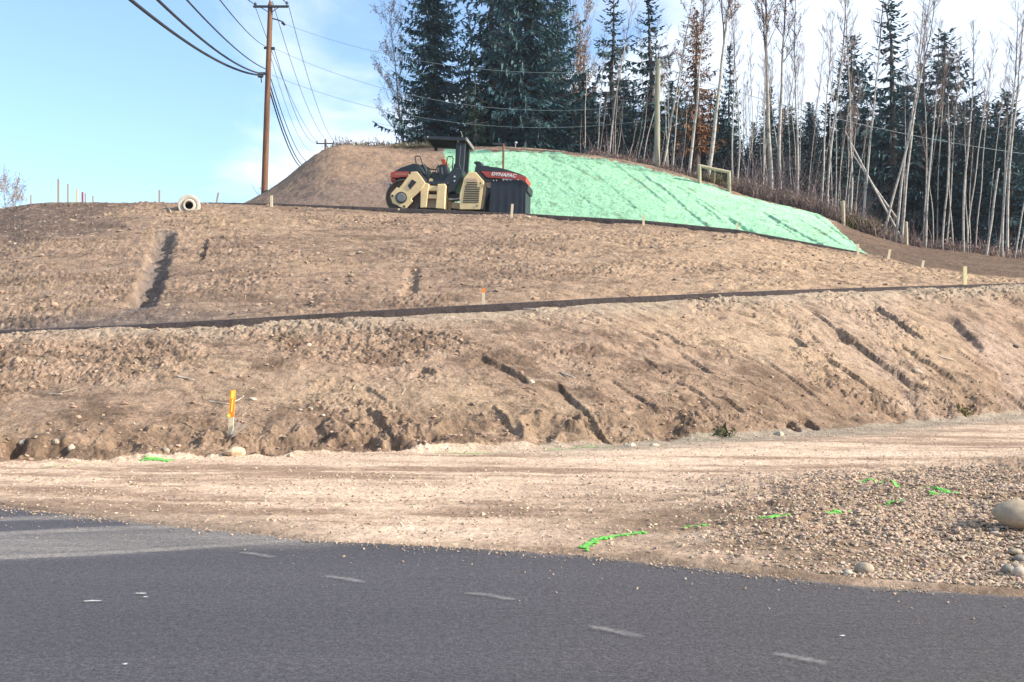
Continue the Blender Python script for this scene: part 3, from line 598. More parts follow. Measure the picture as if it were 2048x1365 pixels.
# ------------------------------------------------------------------ survey stakes and posts
def lath(u, vb, ut, vt, w, label, m=m_stake, tipm=None, name='survey_stake', cat='stake', group='survey stakes', y=None, thick=None, tipf=0.35, yoff=0.0):
    if y is None: x, y = hit(u, vb)
    else: x = (u-CU)/F*y
    y += yoff; x = (u-CU)/F*y
    z = gz(x, y); xt = (ut-CU)/F*y; zt = ztan(vt, y); w = w/F*y; th = thick or w*0.45
    H = zt-z; o = empty(name, (x, y, z)); b = MB(); rx = xt-x
    def seg(b, f0, f1, ww, tt):
        P0 = Vector((rx*f0, 0, H*f0)); P1 = Vector((rx*f1, 0, H*f1)); 
        b.add([(P0.x-ww/2, -tt/2, P0.z), (P0.x+ww/2, -tt/2, P0.z), (P0.x+ww/2, tt/2, P0.z), (P0.x-ww/2, tt/2, P0.z),
               (P1.x-ww/2, -tt/2, P1.z), (P1.x+ww/2, -tt/2, P1.z), (P1.x+ww/2, tt/2, P1.z), (P1.x-ww/2, tt/2, P1.z)],
              [(0,3,2,1),(4,5,6,7),(0,1,5,4),(1,2,6,5),(2,3,7,6),(3,0,4,7)])
    if tipm:
        seg(b, -0.25, 1-tipf, w, th); b.build('shaft', m, o); b2 = MB(); seg(b2, 1-tipf, 1, w*1.05, th*1.05); b2.build('painted_tip', tipm, o)
        tag(o, label, cat, group)
    else:
        seg(b, -0.25, 1, w, th); b.build('shaft', m, o); tag(o, label, cat, group)
    return o
lath(543,413,543,391,5,'pale stake on the upper road edge below the utility pole', yoff=-.1)
lath(811,424,813,403,5,'pale stake in front of the roller drum', yoff=-.1)
lath(1023,434,1025,408,5,'pale stake in front of the black skirt of the roller', yoff=-.1)
lath(1287,449,1287,430,4.5,'pale stake against the green slope, first right of the roller', yoff=-.1)
lath(1475,465,1474,446,4.5,'pale stake against the green slope, second right of the roller', yoff=-.1)
lath(1716,508,1716,488,4.5,'pale stake at the right tip of the green slope', yoff=-.1)
lath(1776,520,1780,499,5,'leaning pale stake just right of the green slope tip')
lath(1844,536,1847,521,5,'short leaning stake on the crest near the dark soil')
lath(1930,570,1930,533,7,'tall yellowish stake beside the path at the right', mat('yellow_lath', (0.75, 0.66, 0.33), .8))
lath(792,424,789,417,3,'left stub of a broken stake left of the roller drum', yoff=-.1)
lath(796,425,798,417,3,'right stub of a broken stake left of the roller drum', yoff=-.1)
lath(967,620,967,577,6,'orange topped stake beside the middle of the path', tipm=m_orange, tipf=.2)
o = lath(461,868,466,780,9.5,'tall stake with orange paint and yellow flagging on the near bank', tipm=m_orange, tipf=.62)
x, y = hit(461, 868); k = y/F
b = MB(); b.box((5.2*k, -0.012, 78*k), (7*k, 0.012, 16*k), Matrix.Rotation(0.12, 3, 'Y')); b.box((-3*k, -0.015, 36*k), (6*k, 0.008, 6*k), Matrix.Rotation(-0.5, 3, 'Y')); b.box((3.6*k, -0.016, 56*k), (3*k, 0.006, 26*k), Matrix.Rotation(0.1, 3, 'Y'))
b.build('yellow_ribbon', m_yellowrib, o)
m_grey = mat('grey_lath', (0.42, 0.37, 0.31), .9)
for (u0, v0, u1, v1, w, lb) in [(464,870,478,845,4.5,'short grey lath leaning at the foot of the orange stake'),(466,873,495,848,4.5,'longer grey lath leaning right at the foot of the orange stake')]:
    lath(u0, v0, u1, v1, w, lb, m_grey, name='broken_lath', cat='lath', group='broken laths by the orange stake')
def stick(u0, v0, u1, v1, r, lb, m=m_grey):
    p0 = hit(u0, v0); p1 = hit(u1, v1); n = 7; pts = []
    for i in range(n):
        t_ = i/(n-1); x = p0[0]+(p1[0]-p0[0])*t_; y = p0[1]+(p1[1]-p0[1])*t_; pts.append((x, y+0.03*math.sin(5*t_+u0), gz(x, y)+r*1.4))
    b = MB(); b.tube(pts, [r*(1-.4*i/n) for i in range(n)], 6); tag(b.build('stick', m, smooth=True), lb, 'stick', 'loose sticks on the dirt')
stick(415,803,460,812,.010,'thin grey twig lying left of the orange stake'); stick(470,806,488,793,.012,'crooked grey twig just right of the orange stake')
stick(352,758,390,765,.016,'pale broken stick on the near bank left of the orange stake'); stick(1120,748,1150,760,.016,'white stick beside a rut in the middle of the near bank')
stick(1880,716,1905,722,.018,'pale stick on the right part of the near bank'); stick(332,418,342,428,.03,'pale stick just left of the concrete pipe')
stick(95,792,125,790,.012,'brown twig on the near bank at the far left'); stick(1040,618,1075,622,.012,'pale straw-like stick at the path edge in the middle')
# stakes and rods standing beyond the left crest, against the sky
for (u, vt, w, m, lb) in [(62,390,3,m_grey,'short grey rod on the skyline farthest left'),(117,358,4.5,m_grey,'tallest grey rod on the left skyline'),(136,368,3.5,m_grey,'second tallest grey rod on the left skyline'),
        (154,377,3.5,m_stake,'pale rod on the left skyline, left of the red one'),(165,384,3.5,mat('red_paint', (0.4, 0.09, 0.07), .8),'thin red rod on the left skyline'),(171,386,3,m_grey,'grey rod just right of the red rod on the skyline'),(186,392,3,m_grey,'shortest grey rod on the skyline right of the red rod'),
        (319,380,4,m_grey,'grey rod on the skyline left of the concrete pipe')]:
    lath(u, 400, u, vt, w, lb, m, y=47.0, name='marker_rod', cat='marker rod', group='marker rods on the left skyline')
lath(429,402,437,385,4,'tilted grey rod on the skyline right of the concrete pipe', m_grey, y=47, name='marker_rod', cat='marker rod', group='marker rods on the left skyline')
def post(u, vb, ut, vt, w, lb, y, m=m_wood, name='wooden_post'):
    x = (u-CU)/F*y; z = gz(x, y); r = w/F*y/2; b = MB(); H = ztan(vt, y)-z; xt = (ut-CU)/F*y-x
    b.tube([(0, 0, -.3), (xt*.5, 0, H*.5), (xt, 0, H-.01), (xt, 0, H+.015)], [r*1.05, r, r*.95, r*.7], 10)
    return tag(b.build(name, m, smooth=False, loc=(x, y, z)), lb, 'post')
post(1687,447,1686,402,7,'round pale wooden post where the green slope ends at the trees', 49.2)
post(1813,488,1812,444,7,'round pale wooden post standing alone before the dark trees', 48)
# concrete pipe end sticking out of the hillside
x, y = hit(378, 420); zc = ztan(410.5, y); pr = empty('concrete_pipe', (x, y, zc), R(14)); k = y/F
b = MB(); n = 40
def ringtube(b, prof, n=40):
    base = len(b.v)
    for (yy, r) in prof:
        for i in range(n): t_ = 2*math.pi*i/n; b.v.append((r*math.cos(t_), yy, r*math.sin(t_)))
    for j in range(len(prof)-1):
        for i in range(n): b.f.append((base+j*n+i, base+j*n+(i+1)%n, base+(j+1)*n+(i+1)%n, base+(j+1)*n+i))
ringtube(b, [(1.6, .235), (.1, .235), (0.0, 0.24), (-.06, .20), (-.06, .155), (-.02, .145), (1.0, .145)])
b.build('pipe_barrel', m_conc, pr, smooth=False)
b = MB(); ringtube(b, [(0.5, .36), (0.34, .40), (0.02, .40), (0.0, .385), (0.0, .30), (.03, .25), (0.3, .24)]); b.build('bell_collar', m_conc, pr)
b = MB(); ringtube(b, [(.45, .143), (.46, .001)]); b.build('dark_bore', m_void, pr); tag(pr, 'pale concrete culvert pipe end with dark bore sticking out of the hillside', 'pipe')
# ------------------------------------------------------------------ utility line
PY = 59.0; px_ = (528-CU)/F*PY; pz = ztan(385, PY)-0.6
pole = empty('utility_pole', (px_, PY, pz))
topz = ztan(3, PY)-pz; topx = (541-CU)/F*PY-px_
b = MB(); b.tube([(topx*t_, 0, topz*t_) for t_ in (0, .25, .5, .75, .985, 1.0)], [.175, .168, .155, .145, .13, .07], 14); b.build('pole_shaft', m_pole, pole, smooth=False)
def pp(u, v, y=PY): return Vector(((u-CU)/F*y-px_, 0, ztan(v, y)-pz))
b = MB(); c = (pp(508, 16)+pp(578, 14))/2; b.box((c.x, -.17, c.z), ((578-508)/F*PY, .1, .12)); b.build('crossarm', m_dark, pole, bevel=.01)
b = MB(); b.tube([pp(523, 17)+Vector((0, -.2, 0)), pp(537, 25)+Vector((0, -.14, 0))], .022, 5); b.build('arm_brace', m_dark, pole); b = MB(); b.tube([pp(560, 16)+Vector((0, -.2, 0)), pp(546, 25)+Vector((0, -.14, 0))], .022, 5); b.build('arm_brace', m_dark, pole)
for u, v in ((512, 10), (575, 8), (541, -1)):
    p = pp(u, v); b = MB(); b.tube([p+Vector((0, -.17, -.14)), p+Vector((0, -.17, -.05)), p+Vector((0, -.17, -.03)), p+Vector((0, -.17, .05)), p+Vector((0, -.17, .08))], [.03, .03, .085, .075, .03], 10); b.build('insulator', m_dark, pole)
b = MB(); b.tube([pp(545, 37), pp(557, 41)+Vector((0, -.1, 0)), pp(569, 47)+Vector((0, -.2, 0))], .035, 6); b.tube([pp(564, 45), pp(570, 50)], .07, 6); b.build('dead_end_bracket', m_dark, pole)
b = MB(); b.box(pp(531, 96), (.16, .12, .1)); b.build('upper_clamp', m_dark, pole); b = MB(); b.box(pp(546, 97), (.18, .12, .14)); b.build('upper_clamp', m_dark, pole)
b = MB(); b.box(pp(527, 148)+Vector((0, -.1, 0)), (.5, .14, .12)); b.box(pp(522, 151)+Vector((0, -.12, 0)), (.26, .16, .26)); b.tube([pp(522, 153), pp(523, 165)], .03, 5); b.build('cable_clamp', m_dark, pole)
tag(pole, 'tall brown wooden utility pole with a dark crossarm beside the mound', 'utility pole')
FY = 118.0; fx_ = (651-CU)/F*FY; fzb = gz(fx_, FY); far = empty('utility_pole', (fx_, FY, fzb-.5))
H = ztan(279, FY)-fzb+.5; b = MB(); b.tube([(0, 0, 0), (0, 0, H)], [.17, .12], 10); b.build('pole_shaft', m_pole, far)
b = MB(); b.box((0, -.15, ztan(287.5, FY)-fzb+.5), (1.95, .1, .12)); b.build('crossarm', m_dark, far)
for dx in (-.88, .88): b = MB(); b.cyl((dx, -.15, ztan(286, FY)-fzb+.5), (dx, -.15, ztan(282, FY)-fzb+.5), .06, 8); b.build('insulator', m_dark, far)
tag(far, 'distant utility pole top just showing over the left end of the mound', 'utility pole')
GP = 52.9; gx_ = (1314-CU)/F*GP; gzb = gz(gx_, GP); gp = empty('utility_pole', (gx_, GP, gzb-.3))
H = ztan(118, GP)-gzb+.3; b = MB(); b.tube([(0, 0, 0), (.02, 0, H*.6), (.06, 0, H)], [.145, .13, .11], 12); b.build('pole_shaft', mat('grey_green_pole', (0.30, 0.27, 0.20), .9, var=.25, vscale=5, stretch=(4, 4, .4)), gp)
for v in (121, 134, 205): b = MB(); b.tube([(-.16, 0, ztan(v+1, GP)-gzb+.3), (.22, -.1, ztan(v, GP)-gzb+.3), (.42, -.1, ztan(v, GP)-gzb+.3)], .03, 5); b.build('wire_bracket', m_wirel, gp)
tag(gp, 'short thick grey wooden pole standing among the birches at the green slope crest', 'utility pole')
def wire(P0, P1, r, sag, lb, m=m_wire, group='overhead lines at the utility pole', n=40):
    P0, P1 = Vector(P0), Vector(P1); b = MB()
    b.tube([P0.lerp(P1, i/n)+Vector((0, 0, -4*sag*(i/n)*(1-i/n))) for i in range(n+1)], r, 5, cap=False)
    return tag(b.build('overhead_wire', m, smooth=True), lb, 'wire', group)
def at(u, v, y): return Vector(((u-CU)/F*y, y, ztan(v, y)))
# spans towards the pole on the camera's side of the road (behind the left of the frame)
def nearspan(u, v, ue, r, sag, lb):
    """leave the pole at (u,v) and cross the top of the picture at pixel ue, 26 m away, on to a pole beside the viewer"""
    P0 = at(u, v, PY-.2); E = at(ue, 0, 27.0); d = (E-P0); t1 = 1.75; P1 = P0 + d*t1
    tm = 1/t1; P1.z += 4*sag*tm*(1-tm)/tm
    wire(P0, P1, r, sag, lb)
nearspan(526, 151, 262, .050, 1.3, 'lowest and thickest black cable sweeping up to the left of the pole')
nearspan(527, 148, 316, .042, 1.1, 'second thick black cable sweeping up to the left of the pole')
nearspan(532, 138, 374, .026, 0.7, 'thin black wire sweeping left above the thick cables')
nearspan(532, 93, 440, .016, 0.5, 'hair-thin wire running up left from the upper clamp')
nearspan(512, 8, 497, .014, .1, 'wire leaving the left insulator at the top of the picture')
nearspan(577, 7, 567, .014, .1, 'wire leaving the right insulator at the top of the picture')
G2 = 'overhead lines running to the far pole'
for (u0, v0, u1, v1, r, sg, lb) in [(577,10,668,282,.017,1.2,'rightmost thin wire descending to the far pole'),(545,3,652,279,.017,1.2,'second thin wire from the right descending to the far pole'),
      (510,12,634,283,.017,1.0,'wire from the left insulator passing behind the pole to the far pole'),(548,97,636,284,.018,1.6,'wire from the upper clamp descending to the far pole'),
      (543,118,630,300,.012,1.6,'faintest wire descending beside the far spans'),
      (542,158,628,322,.024,1.6,'thin black cable descending behind the mound'),(538,163,621,332,.038,1.6,'thicker black cable descending behind the mound, right of the lowest'),(536,170,616,334,.042,1.6,'lowest black cable descending behind the mound')]:
    wire(at(u0, v0, PY+.2), at(u1, v1, FY-.3), r, sg, lb, group=G2)
G3 = 'lines running from the pole into the trees'
wire(at(569,48,PY-.2), at(1316,134,GP), .011, 1.15, 'highest wire running right from the pole into the trees', m_wirel, G3)
wire(at(547,96,PY), at(1316,205,GP), .011, 1.5, 'middle wire running right from the pole into the trees', m_wirel, G3)
wire(at(544,150,PY), at(1316,238,GP), .011, 1.35, 'lowest wire running right from the pole into the trees', m_wirel, G3)
wire(at(1318,134,GP), at(2300,330,GP+6), .014, .9, 'grey wire sagging right from the short pole through the birches', m_wirel, G3)
# ------------------------------------------------------------------ road roller
m_cream = mat('cream_yellow_paint', (0.86, 0.63, 0.32), 0.55, var=0.14, vscale=3.5, var2=0.08, v2scale=25, spec=0.4)
m_creamd = mat('dark_tan_paint', (0.40, 0.29, 0.18), 0.75, var=0.2, vscale=4)  # darker tan than the cream, mostly for far and recessed parts
m_red = mat('red_paint_panel', (0.42, 0.065, 0.045), 0.5, var=0.15, vscale=5)
m_black = mat('black_paint', (0.022, 0.030, 0.036), 0.45, var=0.25, vscale=5, spec=0.5)
m_rubber = mat('black_rubber', (0.016, 0.021, 0.030), 0.6, var=0.3, vscale=3, bump=0.2, bscale=8, bdist=0.02)
m_drum = mat('drum_steel', (0.17, 0.13, 0.105), 0.75, metal=0.0, var=0.35, vscale=4)
m_hub = mat('hub_grey', (0.20, 0.19, 0.18), 0.6, var=0.15)
m_white_ = mat('white_lettering', (0.75, 0.72, 0.68), 0.6)
m_lens = mat('lamp_glass', (0.7, 0.7, 0.68), 0.15)
m_chrome = mat('bright_metal', (0.6, 0.6, 0.62), 0.3, metal=0.9)
m_rag = mat('orange_red_cloth', (0.48, 0.09, 0.04), 0.85, var=0.2, vscale=20)
SZ = 284.0
def cv(zx, zy): return ((zx-1000)/SZ, (1091+(zx-1000)*0.0446-zy)/SZ)
def pol(*p): return [cv(a, b) for a, b in p]
RY = 45.1; rx0 = (916-CU)/F*44.2; 
aa_ = np.array([(916-CU)/F]); Yk, Zk = knots(aa_)
rz0 = float(base_z(aa_*(Yk[6]), Yk[6])[0]) + float(np.interp(916, *T4u)) + 0.02
roller = empty('road_roller', (rx0, RY, rz0)); roller.rotation_euler = (0, R(2.3), R(-7)); roller.scale = (1.04, 1.04, 1.035)
W2 = 0.82           # half width
def part(name, b, m, parent=None, **k): return b.build(name, m, parent or roller, **k)
def lathe_y(b, c, prof, n=40):
    """profile of (y, r) around the Y axis at c=(x,z)"""
    base = len(b.v)
    for (yy, r) in prof:
        for i in range(n): t_ = 2*math.pi*i/n; b.v.append((c[0]+r*math.cos(t_), yy, c[1]+r*math.sin(t_)))
    for j in range(len(prof)-1):
        for i in range(n): b.f.append((base+j*n+i, base+j*n+(i+1)%n, base+(j+1)*n+(i+1)%n, base+(j+1)*n+i))
# steel drum
dc = cv(408, 866); dc = (dc[0], 0.712)
b = MB(); lathe_y(b, dc, [(-.58, .02), (-.60, .55), (-.64, .64), (-.80, .665), (-.82, .69), (-.81, .712), (.81, .712), (.82, .69), (.64, .64), (.60, .02)], 56); drum = part('steel_drum', b, m_drum)
b.__init__(); lathe_y(b, dc, [(-.63, .30), (-.66, .10), (-.66, .001)], 30); b.build('drum_hub', m_dark, drum)
# yoke arm and its details
arm = MB(); arm.prism(pol((460,590),(556,586),(603,640),(655,712),(612,790),(505,885),(522,912),(452,985),(420,992),(340,950),(296,930),(268,848),(282,815),(338,755),(362,768),(400,720),(462,636)), -.98, -.84)
yoke = part('drum_yoke', arm, m_cream, bevel=.012)
c_ = cv(395, 872)
b = MB(); lathe_y(b, c_, [(-.97, .225), (-1.02, .225), (-1.02, .185), (-.97, .185)], 36); b.build('hub_ring', m_black, yoke, smooth=False)
b = MB(); lathe_y(b, c_, [(-.975, .187), (-1.035, .175), (-1.045, .14), (-1.045, .001)], 36); b.build('hub_cap', m_hub, yoke)
b = MB(); b.prism(pol((462,742),(508,672),(560,702),(492,785)), -1.0, -.97); b.build('access_slot', m_dark, yoke)
for (zx, zy, r) in ((293,850,.045),(432,970,.045),(478,600,.05)):
    c2 = cv(zx, zy); b = MB(); lathe_y(b, c2, [(-.97, r), (-.995, r), (-.995, .001)], 16); b.build('pin_bolt', m_dark, yoke)
b = MB(); b.prism(pol((462,590),(556,586),(655,712),(612,790),(400,900),(340,800)), .84, .96); part('far_yoke_arm', b, m_creamd, bevel=.01)
# left hood
def hoodprism(name, poly, y0, y1, m, bev=.02, parent=None): b = MB(); b.prism(poly, y0, y1); return part(name, b, m, parent, bevel=bev)
lh = hoodprism('front_hood', pol((252,584),(370,522),(500,484),(560,490),(612,560),(640,610),(560,590),(470,580)), -.74, .74, m_black, .03)
rb = hoodprism('red_side_band', pol((252,585),(275,572),(470,577),(462,634),(352,634),(335,642),(247,634)), -.78, .78, m_red, .012)
hoodprism('lower_red_panel', pol((247,642),(305,642),(300,676),(250,680)), -.70, .70, m_red, .01)
hoodprism('under_hood_frame', pol((300,640),(470,636),(440,668),(300,676)), -.60, .60, m_dark, .01)
b = MB(); b.tube([(cv(205,690)[0], -.6, cv(205,690)[1]), (cv(245,735)[0], -.6, cv(245,735)[1])], .035, 8); b.tube([(cv(205,690)[0], -.6, cv(205,690)[1]), (cv(205,690)[0], .6, cv(205,690)[1])], .03, 8); part('spray_bar', b, m_chrome)
b = MB(); b.tube([(cv(225,700)[0], -.5, cv(225,700)[1]), (cv(240,742)[0], -.5, cv(240,742)[1])], .05, 8); part('front_lamp', b, m_black)
b = MB()
zx0 = 300
for i in range(9): b.box(((cv(zx0+i*16, 0)[0]), -.782, cv(0, 602+i*0.0)[1]+ (zx0+i*16-0)*0.0446/SZ), (.035, .006, .05), Matrix.Rotation(.3, 3, 'Y'))
b.build('faded_lettering', m_creamd, rb)
# ladder frame / engine tank
hoodprism('tank_column', pol((600,740),(640,705),(698,725),(692,800),(676,985),(610,988),(606,830)), -.95, .80, m_cream, .02)
hoodprism('tank_column', pol((792,730),(872,726),(886,745),(882,1008),(780,996),(786,900)), -.97, .80, m_cream, .025)
stp = hoodprism('step_recess', pol((690,745),(796,750),(786,985),(676,980)), -.72, .70, m_creamd, .005)
for (z0, z1, y0) in ((742, 800, -.92), (838, 886, -.88), (985, 998, -.9)):
    b = MB(); b.prism(pol((694,z0),(794,z0+6),(790,z1),(688,z1-2)), y0, -.62); b.build('step', m_cream if z0 < 900 else m_dark, stp, bevel=.008)
b = MB(); b.prism(pol((694,806),(790,808),(788,832),(692,830)), -.735, -.715); b.build('step_shadow_plate', m_dark, stp)
hoodprism('operator_platform', pol((560,592),(600,600),(660,690),(900,700),(905,730),(880,742),(700,728),(648,715),(600,640)), -.86, .86, m_black, .015)
hoodprism('dashboard', pol((560,490),(605,480),(650,560),(690,655),(702,700),(655,705),(600,600)), -.5, .5, m_black, .02)
b = MB(); s0 = cv(690, 525); b.tube([(cv(625,500)[0], 0, cv(625,500)[1]), (cv(650,520)[0], 0, cv(650,520)[1]), (cv(725,527)[0], 0, cv(725,527)[1])], .025, 6); part('steering_column', b, m_black)
b = MB()
c3 = cv(728, 535)
b.tube([(c3[0]+.06*math.cos(t_), .24*math.sin(t_), c3[1]+.20*math.cos(t_)) for t_ in [i*2*math.pi/16 for i in range(17)]], .018, 6); part('steering_wheel', b, m_black, smooth=True)
seat = MB(); seat.prism(pol((680,590),(700,560),(745,570),(760,620),(850,640),(880,690),(690,690)), -.35, .35); st_ = part('seat', seat, m_black, bevel=.03)
b = MB(); b.prism(pol((745,500),(790,475),(850,490),(872,560),(880,640),(770,640),(742,560)), -.28, .28); b.build('seat_back', m_black, st_, bevel=.04)
b = MB(); b.prism(pol((790,520),(800,515),(812,590),(800,592)), -.30, -.27); b.prism(pol((755,520),(764,518),(768,570),(760,572)), -.30, -.27); b.build('seat_piping', m_hub, st_)
b = MB(); b.prism(pol((775,425),(808,412),(832,430),(835,460),(856,470),(850,492),(800,485),(790,450)), -.22, .10); b.build('hung_cloth', m_rag, st_, bevel=.02)
b = MB(); lathe_y(b, cv(694, 668), [(-.5, .08), (-.53, .08), (-.53, .001)], 20); b.build('control_dial', m_cream, st_)
# hand rails
def rail(name, pts, y, r=.022):
    b = MB(); b.tube([(cv(*p)[0], y, cv(*p)[1]) for p in pts], r, 8); part(name, b, m_black, smooth=True)
rail('hand_rail', [(535,490),(520,420),(526,408),(570,408),(582,420),(605,490),(650,560),(660,640)], -.80)
rail('hand_rail', [(862,640),(872,560),(880,440),(895,420),(935,420),(948,440),(942,560)], -.80)
rail('hand_rail', [(862,600),(880,440),(895,425),(935,425),(948,560)], .80)
# pedestal and roof posts
hoodprism('rear_pedestal', pol((830,695),(890,620),(950,540),(1050,560),(1052,620),(1000,720),(965,800),(900,822),(882,745)), -.70, .70, m_black, .02)
for y0, y1 in ((-.62, -.44), (.44, .62)):
    hoodprism('roof_post', pol((962,230),(1068,230),(1056,600),(944,560),(960,500)), y0, y1, m_black, .015)
b = MB(); b.tube([(cv(1020,250)[0], -.64, cv(1020,250)[1]), (cv(1010,500)[0], -.64, cv(1010,500)[1]), (cv(1045,590)[0], -.64, cv(1045,590)[1])], .007, 6); part('post_glint', b, m_hub)  # thin grey tube modelling the light reflection line on the roof post
for zx, zy in ((967, 640), (968, 688)):
    b = MB(); lathe_y(b, cv(zx, zy), [(-.705, .035), (-.72, .035), (-.72, .001)], 14); part('round_cap', b, m_lens)
b = MB(); b.box((cv(988, 242)[0], -.65, cv(988, 242)[1]), (.06, .05, .1)); part('roof_lamp', b, m_lens)
# canopy: a shallow tray roof, seen from below
RX0, RX1 = cv(655, 0)[0]-.10, cv(1075, 0)[0]+.02; RZ = cv(820, 178)[1]-.13
def roofpt(x, y): return RZ - 0.02*(x)
b = MB(); b.add([(RX0, -.86, RZ+.02), (RX1, -.86, RZ-.03), (RX1, .86, RZ-.10), (RX0, .86, RZ-.05), (RX0+.08, -.78, RZ+.09), (RX1-.08, -.78, RZ+.05), (RX1-.08, .78, RZ-.02), (RX0+.08, .78, RZ+.01)],
                [(0,1,5,4),(1,2,6,5),(2,3,7,6),(3,0,4,7),(4,5,6,7),(3,2,1,0)]); m_matt = mat('matt_black', (.012, .015, .019), .9, spec=.1); cano = part('canopy_roof', b, m_matt, bevel=.01)
def rim(p, q, h):
    b = MB(); d = (Vector(q)-Vector(p)); n_ = Vector((-d.y, d.x, 0)).normalized()*.03; z = Vector((0, 0, h/2))
    p, q = Vector(p), Vector(q); b.add([p-n_-z, p+n_-z, q+n_-z, q-n_-z, p-n_+z, p+n_+z, q+n_+z, q-n_+z], [(0,3,2,1),(4,5,6,7),(0,1,5,4),(1,2,6,5),(2,3,7,6),(3,0,4,7)])
    b.build('roof_rim', m_black if p.y < 0 and q.y < 0 else m_hub, cano)
rim((RX0, -.88, RZ+.01), (RX1, -.88, RZ-.04), .12); rim((RX1+.02, -.90, RZ-.03), (RX1+.02, .90, RZ-.10), .13); rim((RX0, .88, RZ-.06), (RX1, .88, RZ-.11), .10); rim((RX0-.02, -.86, RZ+.01), (RX0-.02, .86, RZ-.05), .10)
b = MB(); b.box((RX0+.12, .80, RZ-.17), (.12, .10, .13)); b.build('work_lamp', m_dark, cano)
b = MB(); b.box((RX0+.12, -.91, RZ+.02), (.04, .02, .05)); b.build('marker_light', m_lens, cano)
b = MB(); b.tube([(cv(990,175)[0], .2, RZ), (cv(985,130)[0], .2, cv(985,130)[1]), (cv(968,90)[0], .2, cv(968,90)[1])], .018, 6); b.build('beacon_mast', m_hub, cano)
# articulation
hoodprism('centre_joint', pol((885,822),(1040,822),(1040,865),(890,880)), -.45, .45, m_dark, .01)
hoodprism('joint_fork', pol((885,880),(925,885),(925,1005),(890,1008)), -.40, .40, m_creamd, .01)
hoodprism('lower_joint_box', pol((940,922),(1035,928),(1035,1000),(940,985)), -.62, .5, m_creamd, .012)
b = MB(); b.tube([(cv(900,880)[0], -.5, cv(900,880)[1]), (cv(960,885)[0], -.5, cv(960,885)[1])], .05, 10); b.tube([(cv(955,885)[0], -.5, cv(955,885)[1]), (cv(1040,872)[0], -.5, cv(1040,872)[1])], .03, 10); part('steering_cylinder', b, m_chrome)
# engine cover with louvres
ec = MB(); ec.prism(pol((1046,1012),(1040,850),(1080,668),(1130,602),(1212,606),(1303,708),(1300,760),(1276,1016)), -.90, -.80)
ecp = part('engine_side_panel', ec, m_cream, bevel=.02)
hoodprism('engine_bay', pol((1040,1000),(1034,850),(1070,690),(1130,598),(1212,592),(1310,700),(1330,800),(1300,1010)), -.80, .86, m_creamd, .02)
for i in range(12):
    zy = 712+i*19.5; x0 = 1112-i*1.8 if i < 2 else 1098-(i-2)*2.2; x1 = 1232 if i < 3 else 1262-(i-3)*.8
    b = MB(); b.prism(pol((x0, zy),(x1, zy+3),(x1, zy+14),(x0, zy+11)), -.912, -.893); b.build('louvre', m_dark, ecp)
b = MB(); b.prism(pol((1118,668),(1226,672),(1232,700),(1114,696)), -.915, -.895); b.build('data_plate', mat('pinkish_plate', (.62, .42, .30), .6), ecp)
for zx, zy in ((1268, 728), (1240, 975)):
    b = MB(); b.box((cv(zx, zy)[0], -.91, cv(zx, zy)[1]), (.035, .02, .07)); b.build('latch', m_dark, ecp)
hoodprism('bonnet_front', pol((1225,600),(1262,560),(1400,600),(1400,690),(1312,690)), -.70, .70, m_black, .01)
hoodprism('engine_cover_edge', pol((1200,590),(1228,586),(1312,690),(1390,690),(1390,712),(1320,716),(1300,700)), -.84, .84, m_dark, .01)
b = MB(); pts = [(1205,600),(1212,560),(1200,520),(1196,480),(1180,462),(1155,458)]
b.tube([(cv(*p)[0]+.02, .1, cv(*p)[1]) for p in pts], [.22, .20, .19, .16, .10, .05], 12); ex = part('exhaust_stack', b, m_black, smooth=True)
b = MB(); b.prism(pol((1150,472),(1150,452),(1180,446),(1225,460),(1250,505),(1246,592),(1150,592),(1166,540),(1172,480)), -.12, .22); b.build('rain_shield', m_black, ex, bevel=.02)
# right hood
hoodprism('rear_hood', pol((1252,588),(1262,526),(1342,532),(1352,540),(1452,552),(1560,582),(1680,622),(1752,655),(1760,668),(1560,612)), -.76, .76, m_black, .02)
rr = hoodprism('red_side_band', pol((1258,590),(1362,600),(1560,606),(1640,626),(1768,668),(1758,718),(1700,698),(1560,684),(1345,664),(1318,650)), -.80, .80, m_red, .012)
hoodprism('rear_frame', pol((1300,700),(1330,668),(1420,678),(1400,700),(1396,780),(1350,860),(1330,930),(1322,1028),(1292,1022)), -.78, .78, m_dark, .015)
hoodprism('tan_gusset', pol((1316,716),(1384,712),(1384,778),(1336,772)), -.80, -.76, m_creamd, .008)
for x0, x1, zy in ((1500, 1608, 684), (1648, 1728, 692)):
    b = MB(); b.box(((cv(x0, 0)[0]+cv(x1, 0)[0])/2, -.76, cv((x0+x1)/2, zy)[1]), ((x1-x0)/SZ, .05, .055)); part('water_pipe', b, m_white_)
# lettering on the red band
def text(s, size, loc, rot, m, parent, name, ext=.004, shear=0.0):
    cu = bpy.data.curves.new(name, 'FONT'); cu.body = s; cu.size = size; cu.extrude = ext; cu.offset = .006; cu.shear = shear; cu.space_character = 1.0
    cu.align_x = 'CENTER'; cu.align_y = 'CENTER'
    o = bpy.data.objects.new(name, cu); COL.objects.link(o); dg = bpy.context.evaluated_depsgraph_get(); me = bpy.data.meshes.new_from_object(o.evaluated_get(dg))
    bpy.data.objects.remove(o); me.materials.clear(); me.materials.append(m); me.name = name
    w = max(v.co.x for v in me.vertices)-min(v.co.x for v in me.vertices)
    o = bpy.data.objects.new(name, me); COL.objects.link(o); o.parent = parent; o.location = loc; o.rotation_euler = rot; return o, w
tx = cv(1513, 638)
o, w = text('DYNAPAC', .155, (tx[0], -.806, tx[1]), (R(90), R(4.0), 0), m_white_, rr, 'lettering', shear=.25)
o.scale = (1.0/w*0.99, 1.15, 1)
